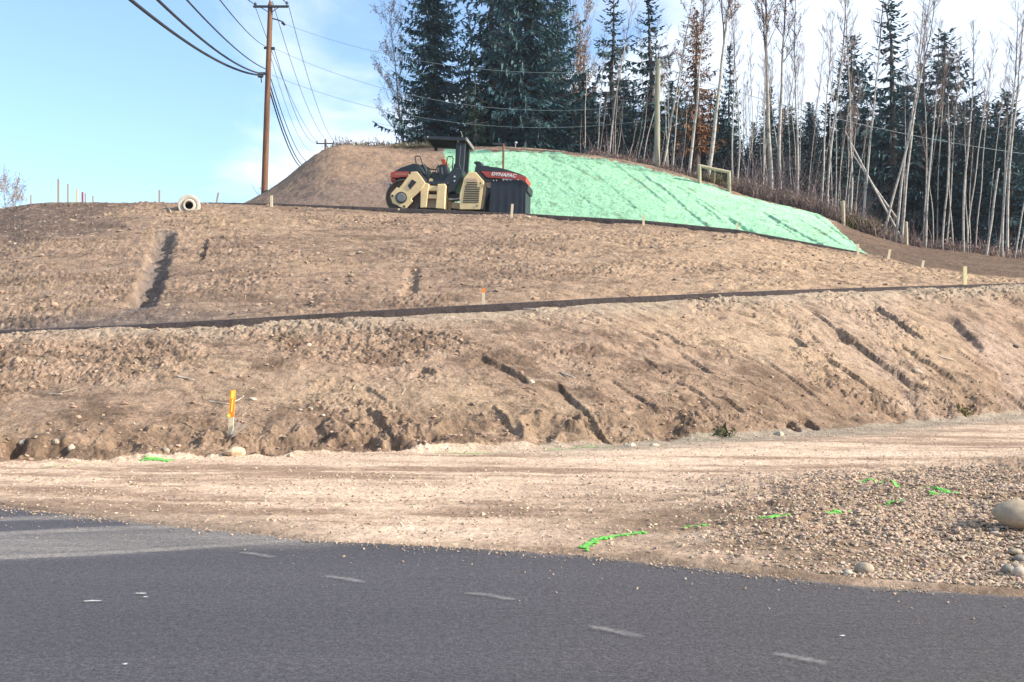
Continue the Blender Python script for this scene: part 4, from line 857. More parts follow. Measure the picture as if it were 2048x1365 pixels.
# rubber-tyred rear axle behind the hanging thermal apron
sk = MB(); P_ = pol((1385,696),(1722,708),(1765,745),(1790,752),(1778,830),(1768,1048),(1380,1040),(1392,800))
ap = [cv(1386, 698), cv(1470, 703), cv(1560, 706), cv(1640, 708), cv(1718, 712), cv(1760, 748)]
bt = [cv(1372, 1040), cv(1470, 1056), cv(1560, 1066), cv(1650, 1074), cv(1725, 1080), cv(1766, 1084)]
def apron_side(y0, bow, nm):
    b = MB(); n = len(ap)*6; V = []
    for i in range(n+1):
        t_ = i/n*(len(ap)-1); k = min(int(t_), len(ap)-2); q = t_-k
        for j in range(5):
            f_ = j/4; xt = ap[k][0]*(1-q)+ap[k+1][0]*q; zt = ap[k][1]*(1-q)+ap[k+1][1]*q; xb = bt[k][0]*(1-q)+bt[k+1][0]*q; zb = bt[k][1]*(1-q)+bt[k+1][1]*q
            V.append((xt+(xb-xt)*f_, y0 + bow*(0.006*math.sin(i*0.9)*f_ + .015*f_), zt+(zb-zt)*f_))
    m_ = len(V); V2 = [(x, y+.015, z) for x, y, z in V]; fs = []
    for i in range(n):
        for j in range(4):
            a_ = i*5+j; fs.append((a_, a_+1, a_+6, a_+5)); fs.append((m_+a_, m_+a_+5, m_+a_+6, m_+a_+1))
    b.add(V+V2, fs); return part(nm, b, m_rubber, smooth=True)
apn = apron_side(-.93, -1, 'rubber_apron'); apron_side(.90, 1, 'rubber_apron')
hoodprism('rubber_apron_end', [ap[0], (ap[0][0]+.03, ap[0][1]), (bt[0][0]+.03, bt[0][1]), bt[0]], -.92, .90, m_rubber, 0)
hoodprism('rubber_apron_end', [(ap[-1][0]-.02, ap[-1][1]), (ap[-1][0]+.02, ap[-1][1]), (bt[-1][0]+.02, bt[-1][1]), (bt[-1][0]-.02, bt[-1][1])], -.92, .90, m_rubber, 0)
hoodprism('apron_flap', pol((1740,745),(1792,752),(1786,826),(1766,828)), -.86, .86, m_rubber, .01)
b = MB(); b.tube([(p[0], -.945, p[1]+.01) for p in ap], .022, 8); b.tube([(p[0], .93, p[1]+.01) for p in ap], .022, 8); part('apron_rod', b, m_dark)
for zx in (1412, 1445, 1520, 1560, 1600, 1680):
    c4 = cv(zx, 700); b = MB(); b.box((c4[0], -.955, c4[1]-.01), (.03, .02, .05)); b.build('apron_hook', m_lens, apn)
for i in range(4):
    yy = -.66+i*.44; b = MB(); lathe_y(b, (cv(1575, 0)[0], .50), [(yy-.10, .20), (yy-.14, .30), (yy-.14, .46), (yy-.10, .50), (yy+.10, .50), (yy+.14, .46), (yy+.14, .30), (yy+.10, .20)], 32); tyre = part('tyre', b, m_rubber)
    b = MB(); lathe_y(b, (cv(1575, 0)[0], .50), [(yy-.08, .205), (yy-.05, .12), (yy-.05, .001)], 24); b.build('rim', m_cream, tyre)
b = MB(); b.box((cv(1575, 0)[0], 0, .5), (.12, 1.5, .12)); b.box((cv(1520, 0)[0], 0, .95), (.9, 1.1, .5)); part('axle_frame', b, m_dark)
tag(roller, 'cream and red road roller with black canopy parked on the upper road', 'road roller')
# ------------------------------------------------------------------ small things around it
x = (1007-CU)/F*47.2; z = gz(x, 47.2); H = ztan(287, 47.2)-z
fp = empty('wooden_post', (x, 47.2, z)); b = MB(); b.tube([(-.03, 0, -.3), (0, 0, H)], [.055, .045], 8); b.build('shaft', m_pole, fp)
b = MB(); b.box((-.16, 0, H-.02), (.62, .05, .07), Matrix.Rotation(R(3), 3, 'Y')); b.build('crosspiece', m_dark, fp); tag(fp, 'thin brown post with a dark crosspiece behind the roller on the green slope', 'post')
x = (1031-CU)/F*55.6; b = MB(); z = gz(x, 55.6); b.tube([(0, 0, -.1), (0, 0, .2), (.03, 0, .28), (.0, 0, .33)], [.02, .02, .09, .05], 8); tag(b.build('standpipe', m_lens, None, loc=(x, 55.6, z)), 'tiny white capped standpipe on the mound crest right of the brown post', 'standpipe')
# round timber gate frame
GY_ = 50.6
gx0 = (1399-CU)/F*GY_; gzz = gz(gx0, GY_)-.2; gate = empty('timber_frame', (gx0, GY_, gzz))
def gp_(u, v, y=GY_): return ((u-CU)/F*y-gx0, y-GY_, ztan(v, y)-gzz)
for a_, b_ in (((1399, 362), (1399, 330)), ((1459, 382), (1458, 343))):
    b = MB(); p, q_ = gp_(*a_), gp_(*b_); b.tube([(p[0], p[1], p[2]-.4), q_], .085, 10); b.build('post', m_wood, gate, smooth=False)
b = MB(); b.tube([gp_(1396, 331), gp_(1428, 338), gp_(1461, 345)], .075, 10); b.build('rail', m_wood, gate)
b = MB(); b.tube([gp_(1429, 366), gp_(1430, 341)], .02, 6); b.build('brace', m_wood, gate)
tag(gate, 'round timber frame of two posts and a top rail at the slope edge', 'gate frame')
# ------------------------------------------------------------------ trees
TR_ = random.Random(11)
m_bark = mat('spruce_bark', (0.11, 0.085, 0.07), 0.95, var=.3, vscale=6)
def leafmat(name, c1, c2, sc=0.5):
    m = bpy.data.materials.new(name); m.use_nodes = True; nt = m.node_tree; b = nt.nodes['Principled BSDF']; b.inputs['Roughness'].default_value = .8; b.inputs['Specular IOR Level'].default_value = .15
    tc = N(nt, 'ShaderNodeTexCoord'); nz = N(nt, 'ShaderNodeTexNoise'); nz.inputs['Scale'].default_value = sc; nz.inputs['Detail'].default_value = 5; nt.links.new(tc.outputs['Object'], nz.inputs['Vector'])
    oi = N(nt, 'ShaderNodeObjectInfo'); f = M(nt, 'ADD', nz.outputs[0], M(nt, 'MULTIPLY', M(nt, 'SUBTRACT', oi.outputs['Random'], .5), .25))
    mr = N(nt, 'ShaderNodeMapRange'); mr.inputs[1].default_value = .35; mr.inputs[2].default_value = .65; nt.links.new(f, mr.inputs[0])
    mx = N(nt, 'ShaderNodeMix', data_type='RGBA'); mx.inputs[6].default_value = (*c1, 1); mx.inputs[7].default_value = (*c2, 1); nt.links.new(mr.outputs[0], mx.inputs[0]); nt.links.new(mx.outputs[2], b.inputs['Base Color'])
    return m
m_needle = leafmat('spruce_needles', (0.038, 0.092, 0.112), (0.090, 0.160, 0.168))
m_needle_y = leafmat('young_spruce_needles', (0.05, 0.09, 0.06), (0.09, 0.13, 0.08))
m_needle_br = leafmat('rusty_needles', (0.42, 0.20, 0.08), (0.24, 0.13, 0.065))
m_twigb = mat('dead_branches', (0.16, 0.13, 0.125), .95)
def spruce_mesh(seed, H, Rb, dens=1.0, base=0.06, droop=0.28, pw=0.85, gaps=0.12, needle=m_needle, blade=1.0):
    """tapered trunk, whorls of drooping boughs carrying hanging needle sprays"""
    r = np.random.default_rng(seed); tb = MB()
    bend = [(0.03*H*(r.random()-.5)*t_, 0.03*H*(r.random()-.5)*t_, H*t_) for t_ in np.linspace(0, 1, 8)]
    tb.tube(bend, list(np.linspace(.018*H, .01, 8)), 8)
    V = []; Fq = []; z = base*H; nb = 0
    def quad(p, d, up, ln, wd):
        nonlocal nb
        s = np.cross(d, up); s /= (np.linalg.norm(s)+1e-6)
        V.extend([p - s*wd*.35, p + s*wd*.35, p + d*ln*.6 + s*wd*.5, p + d*ln, p + d*ln*.6 - s*wd*.5]); Fq.append([nb, nb+1, nb+2, nb+3]); Fq.append([nb, nb+3, nb+4, nb]); nb += 5
    bm = MB(); az = 0
    while z < H*.985:
        t_ = z/H; Lm = Rb*(1-t_)**pw*(0.75+.4*r.random()) + .12
        nbr = int((6 if t_ < .85 else 4)*dens+r.random())
        for i in range(max(3, nbr)):
            if r.random() < gaps: continue
            az += 2.4 + r.random()*.7; L_ = Lm*(.65+.5*r.random()); c, s = math.cos(az), math.sin(az)
            nst = max(3, int(L_/.22)); x0 = np.array([0, 0, z+r.random()*.25]); tx_ = 0.03*H*0
            pts = []
            for j in range(nst+1):
                q = j/nst; rr_ = L_*q; dz = -droop*L_*(math.sin(q*2.1)*.9) + .16*L_*q**3*1.2 + .25*(t_-.35)*rr_
                pts.append(x0 + np.array([c*rr_, s*rr_, dz]))
            for j in range(1, nst+1):
                p = pts[j]; d0 = pts[j]-pts[j-1]; d0 /= np.linalg.norm(d0)+1e-6; q = j/nst
                side = np.array([-s, c, 0.0]); wdt = (.26+.40*(1-q))*min(1, L_/1.6)
                for sg in (-1, 1):
                    for rep in range(3 if L_ > .8 else 2):
                        d = d0*(.55+.3*r.random()) + side*sg*(.5+.5*r.random()) + np.array([0, 0, -.15-.5*r.random()]); d /= np.linalg.norm(d)
                        quad(p - d0*.2*r.random(), d, np.array([r.random()-.5, r.random()-.5, 1.0]), (wdt*(.5+.6*r.random())+.08), (.045+.045*r.random())*blade)
                for _h in range(2 if L_ > .6 else 0):
                    d = np.array([.25*(r.random()-.5), .25*(r.random()-.5), -1.0]) + d0*.25
                    quad(p-d0*.2*r.random(), d/np.linalg.norm(d), side+.3*r.random(3), (.14+.3*r.random())*min(1, L_), (.05+.05*r.random())*blade)
                if j == nst: quad(p, d0, np.array([0, 0, 1.0]), .22, .09)
            if L_ > .7: bm.tube([tuple(pts[0]), tuple(pts[nst//2]), tuple(pts[-1])], [.03, .018, .006], 3, cap=False)
        z += (0.30+.16*r.random())*(.55 if t_ > .8 else 1)/max(.8, dens**.5)
    for _ in range(6): quad(np.array([bend[-1][0], bend[-1][1], H*.97]), np.array([.3*(r.random()-.5), .3*(r.random()-.5), 1.0]), r.random(3), .35, .06)
    nv = np.array(V); F4 = np.array(Fq)
    return tb, bm, nv, F4
def mk_spruce(seed, needle=m_needle, **k):
    tb, bm, nv, F4 = spruce_mesh(seed, needle=needle, **k)
    # needle sprays as triangles
    tri = []
    for q in F4:
        if q[3] == q[0]: tri.append((q[0], q[1], q[2]))
        else: tri += [(q[0], q[1], q[2]), (q[0], q[2], q[3])]
    root = empty('spruce_tree', (0, 0, 0))
    tb.build('trunk', m_bark, root, smooth=True)
    cr = npmesh('crown', nv, np.array(tri), needle, root, smooth=False)
    bm.build('bough', m_bark, cr)
    root['H'] = float(k['H']); return root
def copy_tree(o, parent=None):
    c = o.copy(); COL.objects.link(c); c.parent = parent
    for ch in [q for q in o.children]: copy_tree(ch, c)
    return c
used = set()
def place(proto, u, y, vtop, name, label, cat, group, wscale=1.0, lean=0.0, vbase=None, sink=.25):
    o = proto if proto not in used else copy_tree(proto); used.add(proto)
    x = (u-CU)/F*y; z = gz(x, y) - sink; H = ztan(vtop, y)-z; s = H/proto['H']
    o.location = (x, y, z); o.scale = (s*wscale, s*wscale, s); o.rotation_euler = (0, lean, TR_.random()*6.28 if not lean else 0)
    o.name = name; return tag(o, label, cat, group)
PR = [mk_spruce(1, H=13, Rb=3.0, dens=1.25, base=.01, droop=.34, pw=.62, gaps=.06, blade=1.15), mk_spruce(2, H=12, Rb=2.4, dens=1.1, base=.02, droop=.32, pw=.7, gaps=.1),
      mk_spruce(3, H=11, Rb=1.7, dens=.95, base=.05, droop=.22, pw=.8, gaps=.14), mk_spruce(4, H=10, Rb=1.9, dens=1.1, base=.0, droop=.25, pw=.9, gaps=.08),
      mk_spruce(6, H=12, Rb=1.5, dens=.9, base=.1, droop=.30, pw=.6, gaps=.2)]
PY_ = mk_spruce(5, H=6, Rb=1.25, dens=.9, base=.0, droop=.1, pw=.9, gaps=.1, needle=m_needle_y, blade=.8)
PB_ = mk_spruce(7, H=11, Rb=1.2, dens=1.1, base=.28, droop=.2, pw=.45, gaps=.12, needle=m_needle_br, blade=.7)
G = 'tall spruces standing on and behind the mound'
S = [(0,868,61,-70,1.25,'huge dark spruce on the left edge of the forest, behind the roller canopy'),
     (0,1058,60,-260,1.0,'tallest broad spruce in the dense middle of the left clump'),
     (1,985,64,-170,1.1,'tall spruce standing between the two biggest left spruces'),
     (1,1115,66,-50,.95,'dark spruce on the right edge of the left clump'),
     (4,938,68,18,1.0,'narrow thin spruce poking up behind the left clump'),
     (2,1226,62,-22,1.35,'slim spire spruce first right of the left clump'),
     (2,1300,64,-14,1.4,'slim spire spruce second right of the left clump, beside the short pole'),
     (3,1460,66,92,.8,'small pointed spruce between the two thick leaning birches'),
     (3,1541,70,175,1.0,'mid-height dark spruce in the thicket right of the timber frame'),
     (3,1625,72,215,.95,'lower dark spruce in the thicket, left of the bushy one'),
     (1,1705,66,70,1.25,'bushy columnar spruce standing right of the thicket'),
     (2,1783,62,4,1.5,'tallest narrow spruce on the right half with a sharp tip'),
     (3,1840,68,170,1.3,'lower spruce filling the gap right of the tallest narrow one'),
     (1,1888,63,62,1.5,'broad tall spruce on the right with ragged top'),
     (3,2012,62,185,1.7,'broad dark spruce near the right edge'),
     (3,1965,72,270,1.2,'low dark spruce just left of the broad one at the right edge'),
     (2,1168,70,90,.9,'thin grey-green spruce behind the first slim spire')]
for k, u, y, vt, ws, lb in S: place(PR[k], u, y, vt, 'spruce_tree', lb, 'spruce', G, ws)
place(PY_, 950, 58.2, 112, 'spruce_tree', 'young light green spruce in front of the left clump', 'spruce', G)
place(PB_, 1393, 60, 20, 'larch_tree', 'rust brown needled larch between the short pole and the leaning birches', 'larch', None, 1.3)
place(PB_, 1160, 68, 40, 'larch_tree', 'thin brownish larch on the right side of the left spruce clump', 'larch', None, .8)
GB = 'background spruces forming the dark forest wall'
for i in range(118):
    u = 1130 + i*9.6 + TR_.uniform(-10, 10); y = TR_.choice((61, 66, 70, 76, 82)) + TR_.uniform(-2, 2)
    vt = np.interp(u, [1130,1300,1480,1700,1850,2040,2300], [195,195,240,235,210,255,250]) + TR_.uniform(-45, 45)
    place(PR[TR_.choice((1, 3, 3, 3))], u, y, vt, 'spruce_tree', 'dark spruce in the background wall of forest behind the birches', 'spruce', GB, TR_.uniform(1.2, 1.7))
for u, y, vt in ((905,70,190),(1020,72,-60),(965,66,150),(1090,64,70),(1045,58.5,215),(880,64,180),(1000,59,190),(1120,60.5,210)):
    place(PR[TR_.choice((1, 3))], u, y, vt, 'spruce_tree', 'dark spruce packed inside the left clump', 'spruce', 'inner spruces of the left clump', 1.35)
# ---- birches and aspens
m_birch = bpy.data.materials.new('pale_birch_bark'); m_birch.use_nodes = True; _n = m_birch.node_tree; _b = _n.nodes['Principled BSDF']; _b.inputs['Roughness'].default_value = .85; _b.inputs['Specular IOR Level'].default_value = .15
_tc = N(_n, 'ShaderNodeTexCoord'); _mp = N(_n, 'ShaderNodeMapping'); _mp.inputs['Scale'].default_value = (2, 2, 3.2); _n.links.new(_tc.outputs['Object'], _mp.inputs[0])
_z = N(_n, 'ShaderNodeTexNoise'); _z.inputs['Scale'].default_value = 1.8; _z.inputs['Detail'].default_value = 7; _z.inputs['Roughness'].default_value = .75; _n.links.new(_mp.outputs[0], _z.inputs['Vector'])
_r = N(_n, 'ShaderNodeValToRGB'); _r.color_ramp.elements[0].position = .34; _r.color_ramp.elements[0].color = (.06, .05, .045, 1); _r.color_ramp.elements[1].position = .50; _r.color_ramp.elements[1].color = (.44, .40, .35, 1)
_e = _r.color_ramp.elements.new(.42); _e.color = (.27, .24, .21, 1); _n.links.new(_z.outputs[0], _r.inputs[0]); _n.links.new(_r.outputs[0], _b.inputs['Base Color'])
m_twig = mat('bare_twigs', (0.27, 0.205, 0.17), .95); m_twigd = mat('dark_twigs', (0.075, 0.055, 0.06), .95)
m_lo = leafmat('orange_brown_leaves', (0.40, 0.20, 0.08), (0.26, 0.13, 0.08), 1.5); m_lp = leafmat('pale_dry_leaves', (0.40, 0.33, 0.25), (0.30, 0.20, 0.16), 1.5)
def mk_birch(seed, H, r0, crown=.45, spread=1.0, leaves=0, lm=m_lo, wob=1.0, twm=m_twig, nb=16, fork=False, stub=False):
    r = random.Random(seed); root = empty('birch_tree', (0, 0, 0)); n = 14; pts = []; ax = ay = 0; vx = vy = 0
    for i in range(n+1):
        t_ = i/n; vx += r.uniform(-.05, .05)*wob; vy += r.uniform(-.05, .05)*wob; vx *= .8; vy *= .8
        ax += vx*H/n*1.35; ay += vy*H/n*1.35; pts.append(Vector((ax, ay, H*t_)))
    rad = [r0*(1-t_/n*.86)**.9 for t_ in range(n+1)]
    if stub: rad = [r0*(1-.3*t_/n) for t_ in range(n+1)]
    cut = int(n*(.72)) if not stub else n
    tb = MB(); tb.tube(pts[:cut+1], rad[:cut+1], 7); tb.build('trunk', m_birch, root, smooth=True)
    if not stub:
        cb = MB(); cb.tube(pts[cut:], rad[cut:], 5, cap=False); tips = []
        def br(p, d, L_, rr, lvl):
            k = 5; q = [p]; dd = d.copy()
            for j in range(k): dd = (dd + Vector((r.uniform(-.22, .22), r.uniform(-.22, .22), r.uniform(-.02, .20)))).normalized(); q.append(q[-1]+dd*L_/k)
            cb.tube(q, [rr*(1-.75*j/k) for j in range(k+1)], 4 if lvl == 0 else 3, cap=False); tips.append((q, lvl))
            if lvl < 3:
                for j in range(1, k+1):
                    for _ in range(2 if (lvl < 2) else 1):
                        if r.random() < (.72 if lvl < 2 else .4):
                            az = r.uniform(0, 6.28); side = Vector((math.cos(az), math.sin(az), r.uniform(.0, .7))); br(q[j], (dd*.8+side*.75).normalized(), L_*r.uniform(.3, .5), max(rr*.5, .006), lvl+1)
        for i in range(nb):
            t_ = 1-crown + crown*(i+r.random()*.5)/nb; k = min(int(t_*n), n-1); p = pts[k].lerp(pts[k+1], t_*n-k)
            az = i*2.4+r.uniform(-.5, .5); el = r.uniform(.5, 1.3); d = Vector((math.cos(az), math.sin(az), el)).normalized()
            br(p, d, spread*H*.13*(1.15-t_*.6)*r.uniform(.6, 1.2), max(rad[k]*.38, .012), 1 if i % 2 else 0)
        if fork: br(pts[int(n*.6)], Vector((-.3, .1, 1)).normalized(), H*.35, rad[int(n*.6)]*.7, 0)
        co = cb.build('crown', twm, root)
        if leaves:
            V = []; T = []
            for _ in range(leaves):
                q, lv = r.choice(tips); k = r.randint(1, len(q)-1); p = q[k] + Vector((r.gauss(0, .10), r.gauss(0, .10), r.gauss(0, .10)))
                a_, b_ = [Vector((r.gauss(0, 1), r.gauss(0, 1), r.gauss(0, 1))).normalized()*r.uniform(.03, .06) for _ in range(2)]; m_ = len(V)
                V += [p-a_, p+b_, p+a_, p-b_]; T += [(m_, m_+1, m_+2), (m_, m_+2, m_+3)]
            npmesh('foliage', [tuple(v) for v in V], T, lm, root, smooth=False)
    root['H'] = float(H); return root
BP = [mk_birch(21, 12, .085, .40, .8), mk_birch(22, 12, .075, .35, .75, wob=1.6), mk_birch(23, 13, .09, .42, .9, twm=m_twigd), mk_birch(24, 11, .07, .5, .8, wob=1.8, twm=m_twigd), mk_birch(28, 11, .06, .3, .6, nb=10, wob=1.5)]
BL = [mk_birch(31, 13, .15, .40, 1.1, 900, m_lo, fork=True, twm=m_twigd), mk_birch(32, 13, .13, .42, 1.15, 800, m_lo, twm=m_twigd), mk_birch(33, 12, .10, .45, 1.0, 500, m_lo)]
BS = mk_birch(41, 5, .10, stub=True)
BPop = mk_birch(51, 8, .07, .92, 1.9, 1600, m_lp, nb=34, wob=.6)
def birch(proto, ub, y, ut, vt, label, group='pale birches and aspens at the forest edge', ws=1.0, name='birch_tree', cat='birch'):
    o = proto if proto not in used else copy_tree(proto); used.add(proto)
    ws *= .8; x = (ub-CU)/F*y; z = gz(x, y)-.15; H = ztan(vt, y)-z; xt = (ut-CU)/F*y-x; s = math.hypot(H, xt)/proto['H']
    M_ = Matrix.Translation((x, y, z)) @ Matrix.Rotation(math.atan2(xt, H), 4, 'Y') @ Matrix.Rotation(TR_.random()*6.28, 4, 'Z') @ Matrix.Diagonal((s*ws, s*ws, s, 1))
    o.matrix_world = M_; o.location, rot, sc = M_.decompose(); o.rotation_mode = 'QUATERNION'; o.rotation_quaternion = rot; o.scale = sc
    o.name = name; return tag(o, label, cat, group)
for k, ub, y, ut, vt, lb in [
  (BP[1],1193,56,1222,60,'thin curved birch first in the row behind the left crest of the green slope'),
  (BP[0],1217,55.5,1262,-10,'thin leaning birch second in the row behind the left crest of the green slope'),
  (BP[3],1232,56,1260,150,'short slim birch leaning right just after the second crest birch'),
  (BP[3],1274,55,1300,120,'slim birch in the pair left of the short pole'),(BP[1],1283,54.5,1330,90,'right birch of the slim pair left of the short pole'),
  (BP[2],1304,54.5,1320,40,'straight thin birch almost touching the short pole on its left'),
  (BL[2],1324,54,1392,-20,'thick pale birch leaning hard right from the foot of the short pole'),
  (BP[0],1345,53.5,1372,60,'slim birch between the two leaning thick birches'),
  (BP[3],1361,53.5,1388,170,'small birch left of the forked thick birch'),
  (BL[1],1377,53,1412,-60,'thick birch with orange leaves and a forked top'),
  (BL[0],1413,52.3,1463,-120,'thickest white birch rising behind the timber frame'),
  (BP[2],1466,53,1480,20,'left birch of the pair just right of the timber frame'),(BP[1],1474,53,1492,-20,'right birch of the pair just right of the timber frame'),
  (BL[0],1545,54,1556,-110,'tall dark-topped birch with brown leaves in the thicket'),(BL[1],1562,55,1578,-90,'second tall leafy birch in the thicket, right of the dark-topped one'),
  (BP[2],1590,54,1600,-40,'tall bare birch right of the leafy pair in the thicket'),
  (BP[2],1727,49.5,1754,-60,'white wavy birch first right of the pale post'),(BP[3],1764,49.4,1806,-30,'birch leaning right, second right of the pale post'),
  (BP[0],1790,49.3,1852,-50,'birch leaning right, third right of the pale post'),(BP[0],1800,53,1842,-20,'thin birch close behind the third leaning one'),
  (BP[2],1851,49,1896,40,'long straight birch leaning right, just right of the lone post'),
  (BP[1],1868,50,1852,250,'short crooked birch beside the long straight one'),(BP[3],1886,49,1925,80,'birch leaning right in front of the broad right spruce'),
  (BP[2],1929,49,1952,40,'forked birch left of the broken one near the right edge'),(BP[1],1936,51,1940,200,'thin birch close behind the forked one near the right edge'),
  (BP[2],2006,48.8,2026,0,'large bare birch with spreading top near the right edge'),(BP[0],2014,50,2036,-20,'bare birch just behind the large spreading one'),
  (BP[3],2026,48.5,2046,180,'last crooked birch at the right edge'),
  (BP[2],1655,54,1690,-60,'tall bare birch on the left of the bushy columnar spruce'),(BP[0],1642,55,1668,40,'thinner bare birch left of the tall one before the columnar spruce'),(BP[1],1700,53,1728,-30,'bare birch in front of the bushy columnar spruce')]:
    birch(k, ub, y, ut, vt, lb)
birch(BS, 1972, 48.6, 1996, 337, 'broken topless birch trunk near the right edge', None, .9)
x = 0
for i in range(40):
    u = 1484 + TR_.random()**.9*225; y = TR_.uniform(52, 64); dl = TR_.uniform(-4, 26)
    birch(BP[TR_.choice((0, 1, 3, 4, 4, 4, 4))], u, y, u+dl, TR_.uniform(20, 260), 'slender pale birch in the crowded thicket between timber frame and pale post', 'thicket birches between frame and post', TR_.uniform(.6, .95))
for i in range(16):
    u = TR_.uniform(1145, 1345); y = TR_.uniform(57, 66); birch(BP[TR_.choice((0, 1, 3, 4))], u, y, u+TR_.uniform(0, 30), TR_.uniform(10, 200), 'thin pale birch among the spruces behind the left half of the green slope', 'thin birches behind the crest', TR_.uniform(.6, .9))
for i in range(17):
    u = TR_.uniform(1705, 2180); y = TR_.uniform(52, 62); birch(BP[TR_.choice((0, 1, 3, 4))], u, y, u+TR_.uniform(8, 40), TR_.uniform(20, 260), 'thin birch standing deeper in the wood right of the pale post', 'thin birches deeper in the right wood', TR_.uniform(.6, .95))
for ub, vb, ut, vt, y, lb in ((1803,478,1690,262,51,'dead birch pole fallen diagonally to the left behind the third right birch'),(1795,440,1700,300,53,'thinner fallen pole crossing the wood beside the longer one')):
    p0 = ((ub-CU)/F*y, y, ztan(vb, y)); p1 = ((ut-CU)/F*(y+3), y+3, ztan(vt, y+3)); b = MB(); b.tube([p0, (Vector(p0)+Vector(p1))/2+Vector((0, 0, -.06)), p1], [.06, .05, .03], 6); tag(b.build('fallen_trunk', m_birch, smooth=True), lb, 'fallen tree')
birch(BPop, 812, 62, 776, 18, 'pale sparse leaved poplar left of the biggest spruce', None, 1.0, 'poplar_tree', 'poplar')
birch(BPop, 1120, 67, 1170, 10, 'sparse pale poplar showing behind the right side of the left spruce clump', None, .8, 'poplar_tree', 'poplar')
for u, y, vt, lb in ((12,150,366,'small hazy tree on the horizon at the far left edge'),(24,152,372,'right-hand small hazy tree on the horizon at the far left')):
    birch(BPop, u, y, u, vt, lb, None, .9, 'distant_tree', 'tree')
# ---- brush: bare stems and dry leaves along the forest edge, grass on the crest
def brush(name, label, cat, spots, h, m, seed, n=60, kind=None, grp=None, spreadx=.5, width=.012):
    r = np.random.default_rng(seed); V = []; T = []
    for (x, y) in spots:
        z = gz(x, y)
        for _ in range(n):
            px, py = x+r.normal()*spreadx*.5, y+r.normal()*spreadx*.5; p = np.array([px, py, z-.05]); hh = h*(.35+.75*r.random()); d = np.array([r.normal()*.35, r.normal()*.35, 1.0]); w = width*(1+r.random())
            s = np.array([r.normal(), r.normal(), 0]); s /= np.linalg.norm(s); q = p+d*hh*.5; e = p+d*hh+np.array([r.normal(), r.normal(), 0])*.15*hh; b0 = len(V)
            V += [p-s*w, p+s*w, q+s*w*.8, q-s*w*.8, e]; T += [(b0, b0+1, b0+2), (b0, b0+2, b0+3), (b0+3, b0+2, b0+4)]
            for k_ in range(2):
                t_ = r.random(); c = p+d*hh*t_; a_ = r.normal(size=3)*.05; bb = r.normal(size=3)*.05; b0 = len(V); V += [c, c+a_, c+bb]; T += [(b0, b0+1, b0+2)]
    return tag(npmesh(name, V, T, m, smooth=False), label, cat, grp, kind)
m_br = leafmat('brush_red_brown', (0.36, 0.25, 0.20), (0.20, 0.145, 0.125), 2); m_tw2 = leafmat('purple_brown_twigs', (0.26, 0.20, 0.185), (0.17, 0.13, 0.13), 2); m_brg = leafmat('brush_olive', (0.20, 0.17, 0.07), (0.10, 0.10, 0.05), 2); m_gr = leafmat('dry_grass', (0.30, 0.24, 0.14), (0.16, 0.14, 0.08), 2)
def line(us, y0, off=1.0): return [((u-CU)/F*(np.interp((u-CU)/F, B6a, B6y)+off), np.interp((u-CU)/F, B6a, B6y)+off) for u in us]
brush('undergrowth', None, None, line(np.linspace(1180, 1480, 45), 0, .8)+line(np.linspace(1180, 1480, 30), 0, 2.0), .38, m_br, 61, 26, 'stuff', width=.01)
brush('undergrowth', None, None, line(np.linspace(1470, 1760, 60), 0, .9)+line(np.linspace(1480, 1740, 60), 0, 2.2)+line(np.linspace(1480, 1700, 50), 0, 4), .95, m_br, 62, 30, 'stuff', width=.009)
brush('undergrowth', None, None, line(np.linspace(1700, 2150, 70), 0, 2.2), .7, m_br, 63, 24, 'stuff', width=.009)
brush('dry_grass', None, None, line(np.linspace(795, 872, 22), 0, -.2)+line(np.linspace(665, 800, 8), 0, .3), .24, m_gr, 64, 26, 'stuff', width=.012)
for u, hh, lb, mm_ in ((683,.55,'single upright weed stalk at the left end of the mound top',m_twigb),(698,.4,'small leafless weed on the mound top near the left end',m_twigb),(742,.6,'arching bare weed on the mound top left of the spruce',m_twigb),(762,.5,'low tangled weed on the mound top beside the spruce',m_twigb)):
    x, y = line([u], 0, .1)[0]; brush('weed', lb, 'weed', [(x, y)], hh, mm_, int(u), 14 if hh < .58 else 9, None, 'weeds on the mound top', .35, .01)
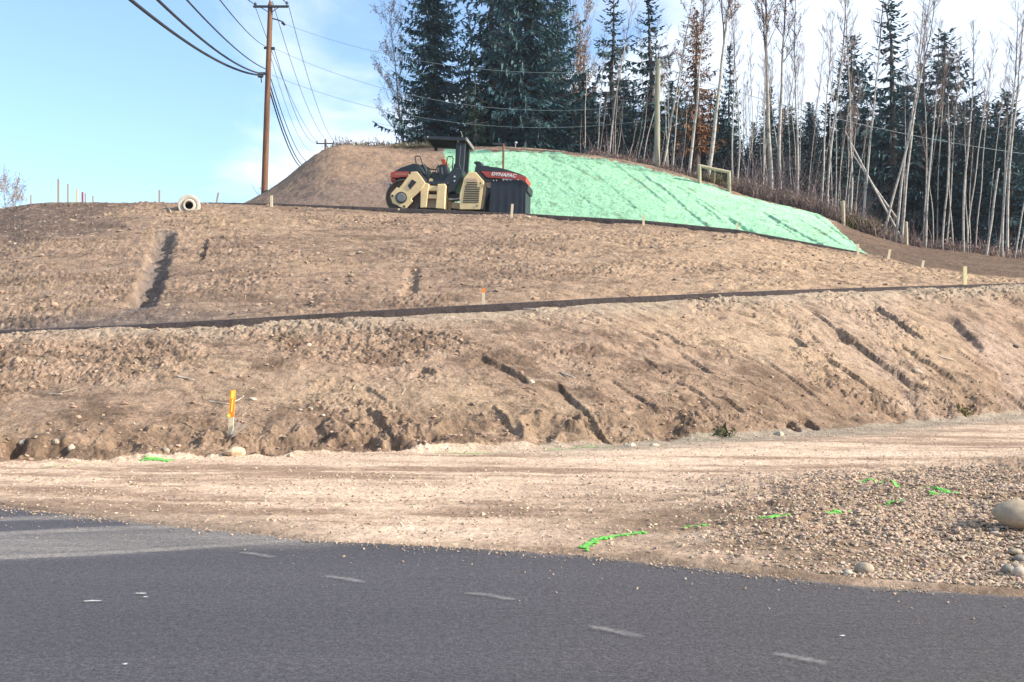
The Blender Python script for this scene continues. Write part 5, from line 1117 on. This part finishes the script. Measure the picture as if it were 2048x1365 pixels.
for u, off, hh, lb in ((1425,1.0,.6,'olive leafy shrub seen through the timber frame'),(1478,1.2,.5,'reddish shrub right of the timber frame'),(1715,1.0,.75,'olive yellow shrub right of the pale post')):
    x, y = line([u], 0, off)[0]; brush('shrub', lb, 'shrub', [(x-.3, y), (x, y), (x+.3, y), (x+.5, y+.2)], hh, m_brg if 'olive' in lb else m_br, int(u), 130, None, None, .6, .014)
for u0, v0, lb in ((1925,826,'sprig of green weed at the bank foot near the right edge'),(1445,865,'dry grass tuft at the bank foot right of middle')):
    x, y = hit(u0, v0); brush('grass_tuft', lb, 'grass tuft', [(x, y)], .14, m_brg, u0, 50, None, None, .25, .004)
for u, v0 in ((524, 365), (526, 375)):
    pass
x, y = (523-CU)/F*57.5, 57.5; brush('sapling', 'thin bare sapling beside the foot of the utility pole', 'sapling', [(x, y)], 1.0, m_twigb, 9, 8, None, None, .1, .01)
brush('undergrowth', None, None, [((u-CU)/F*y, y) for u, y in zip(np.random.default_rng(5).uniform(1475, 1720, 110), np.random.default_rng(6).uniform(53, 62, 110))], 3.4, m_tw2, 71, 9, 'stuff', spreadx=1.0, width=.010)
brush('undergrowth', None, None, [((u-CU)/F*y, y) for u, y in zip(np.random.default_rng(7).uniform(1180, 2150, 110), np.random.default_rng(8).uniform(54, 62, 110))], 2.4, m_tw2, 72, 6, 'stuff', spreadx=1.0, width=.009)
# the air between here and the wood
hb = MB(); hb.box((0, 82, 17), (860, 340, 38))
mh = bpy.data.materials.new('haze'); mh.use_nodes = True; _t = mh.node_tree; _t.nodes.clear(); _o = N(_t, 'ShaderNodeOutputMaterial'); _v = N(_t, 'ShaderNodeVolumePrincipled')
_v.inputs['Color'].default_value = (.86, .93, 1, 1); _v.inputs['Density'].default_value = 0.0003; _v.inputs['Anisotropy'].default_value = .3; _t.links.new(_v.outputs[0], _o.inputs['Volume']); tag(hb.build('haze', mh), kind='stuff')
# dead leaning bough hanging over crest: sheet of fallen twigs on the terrace edge is left to the clods
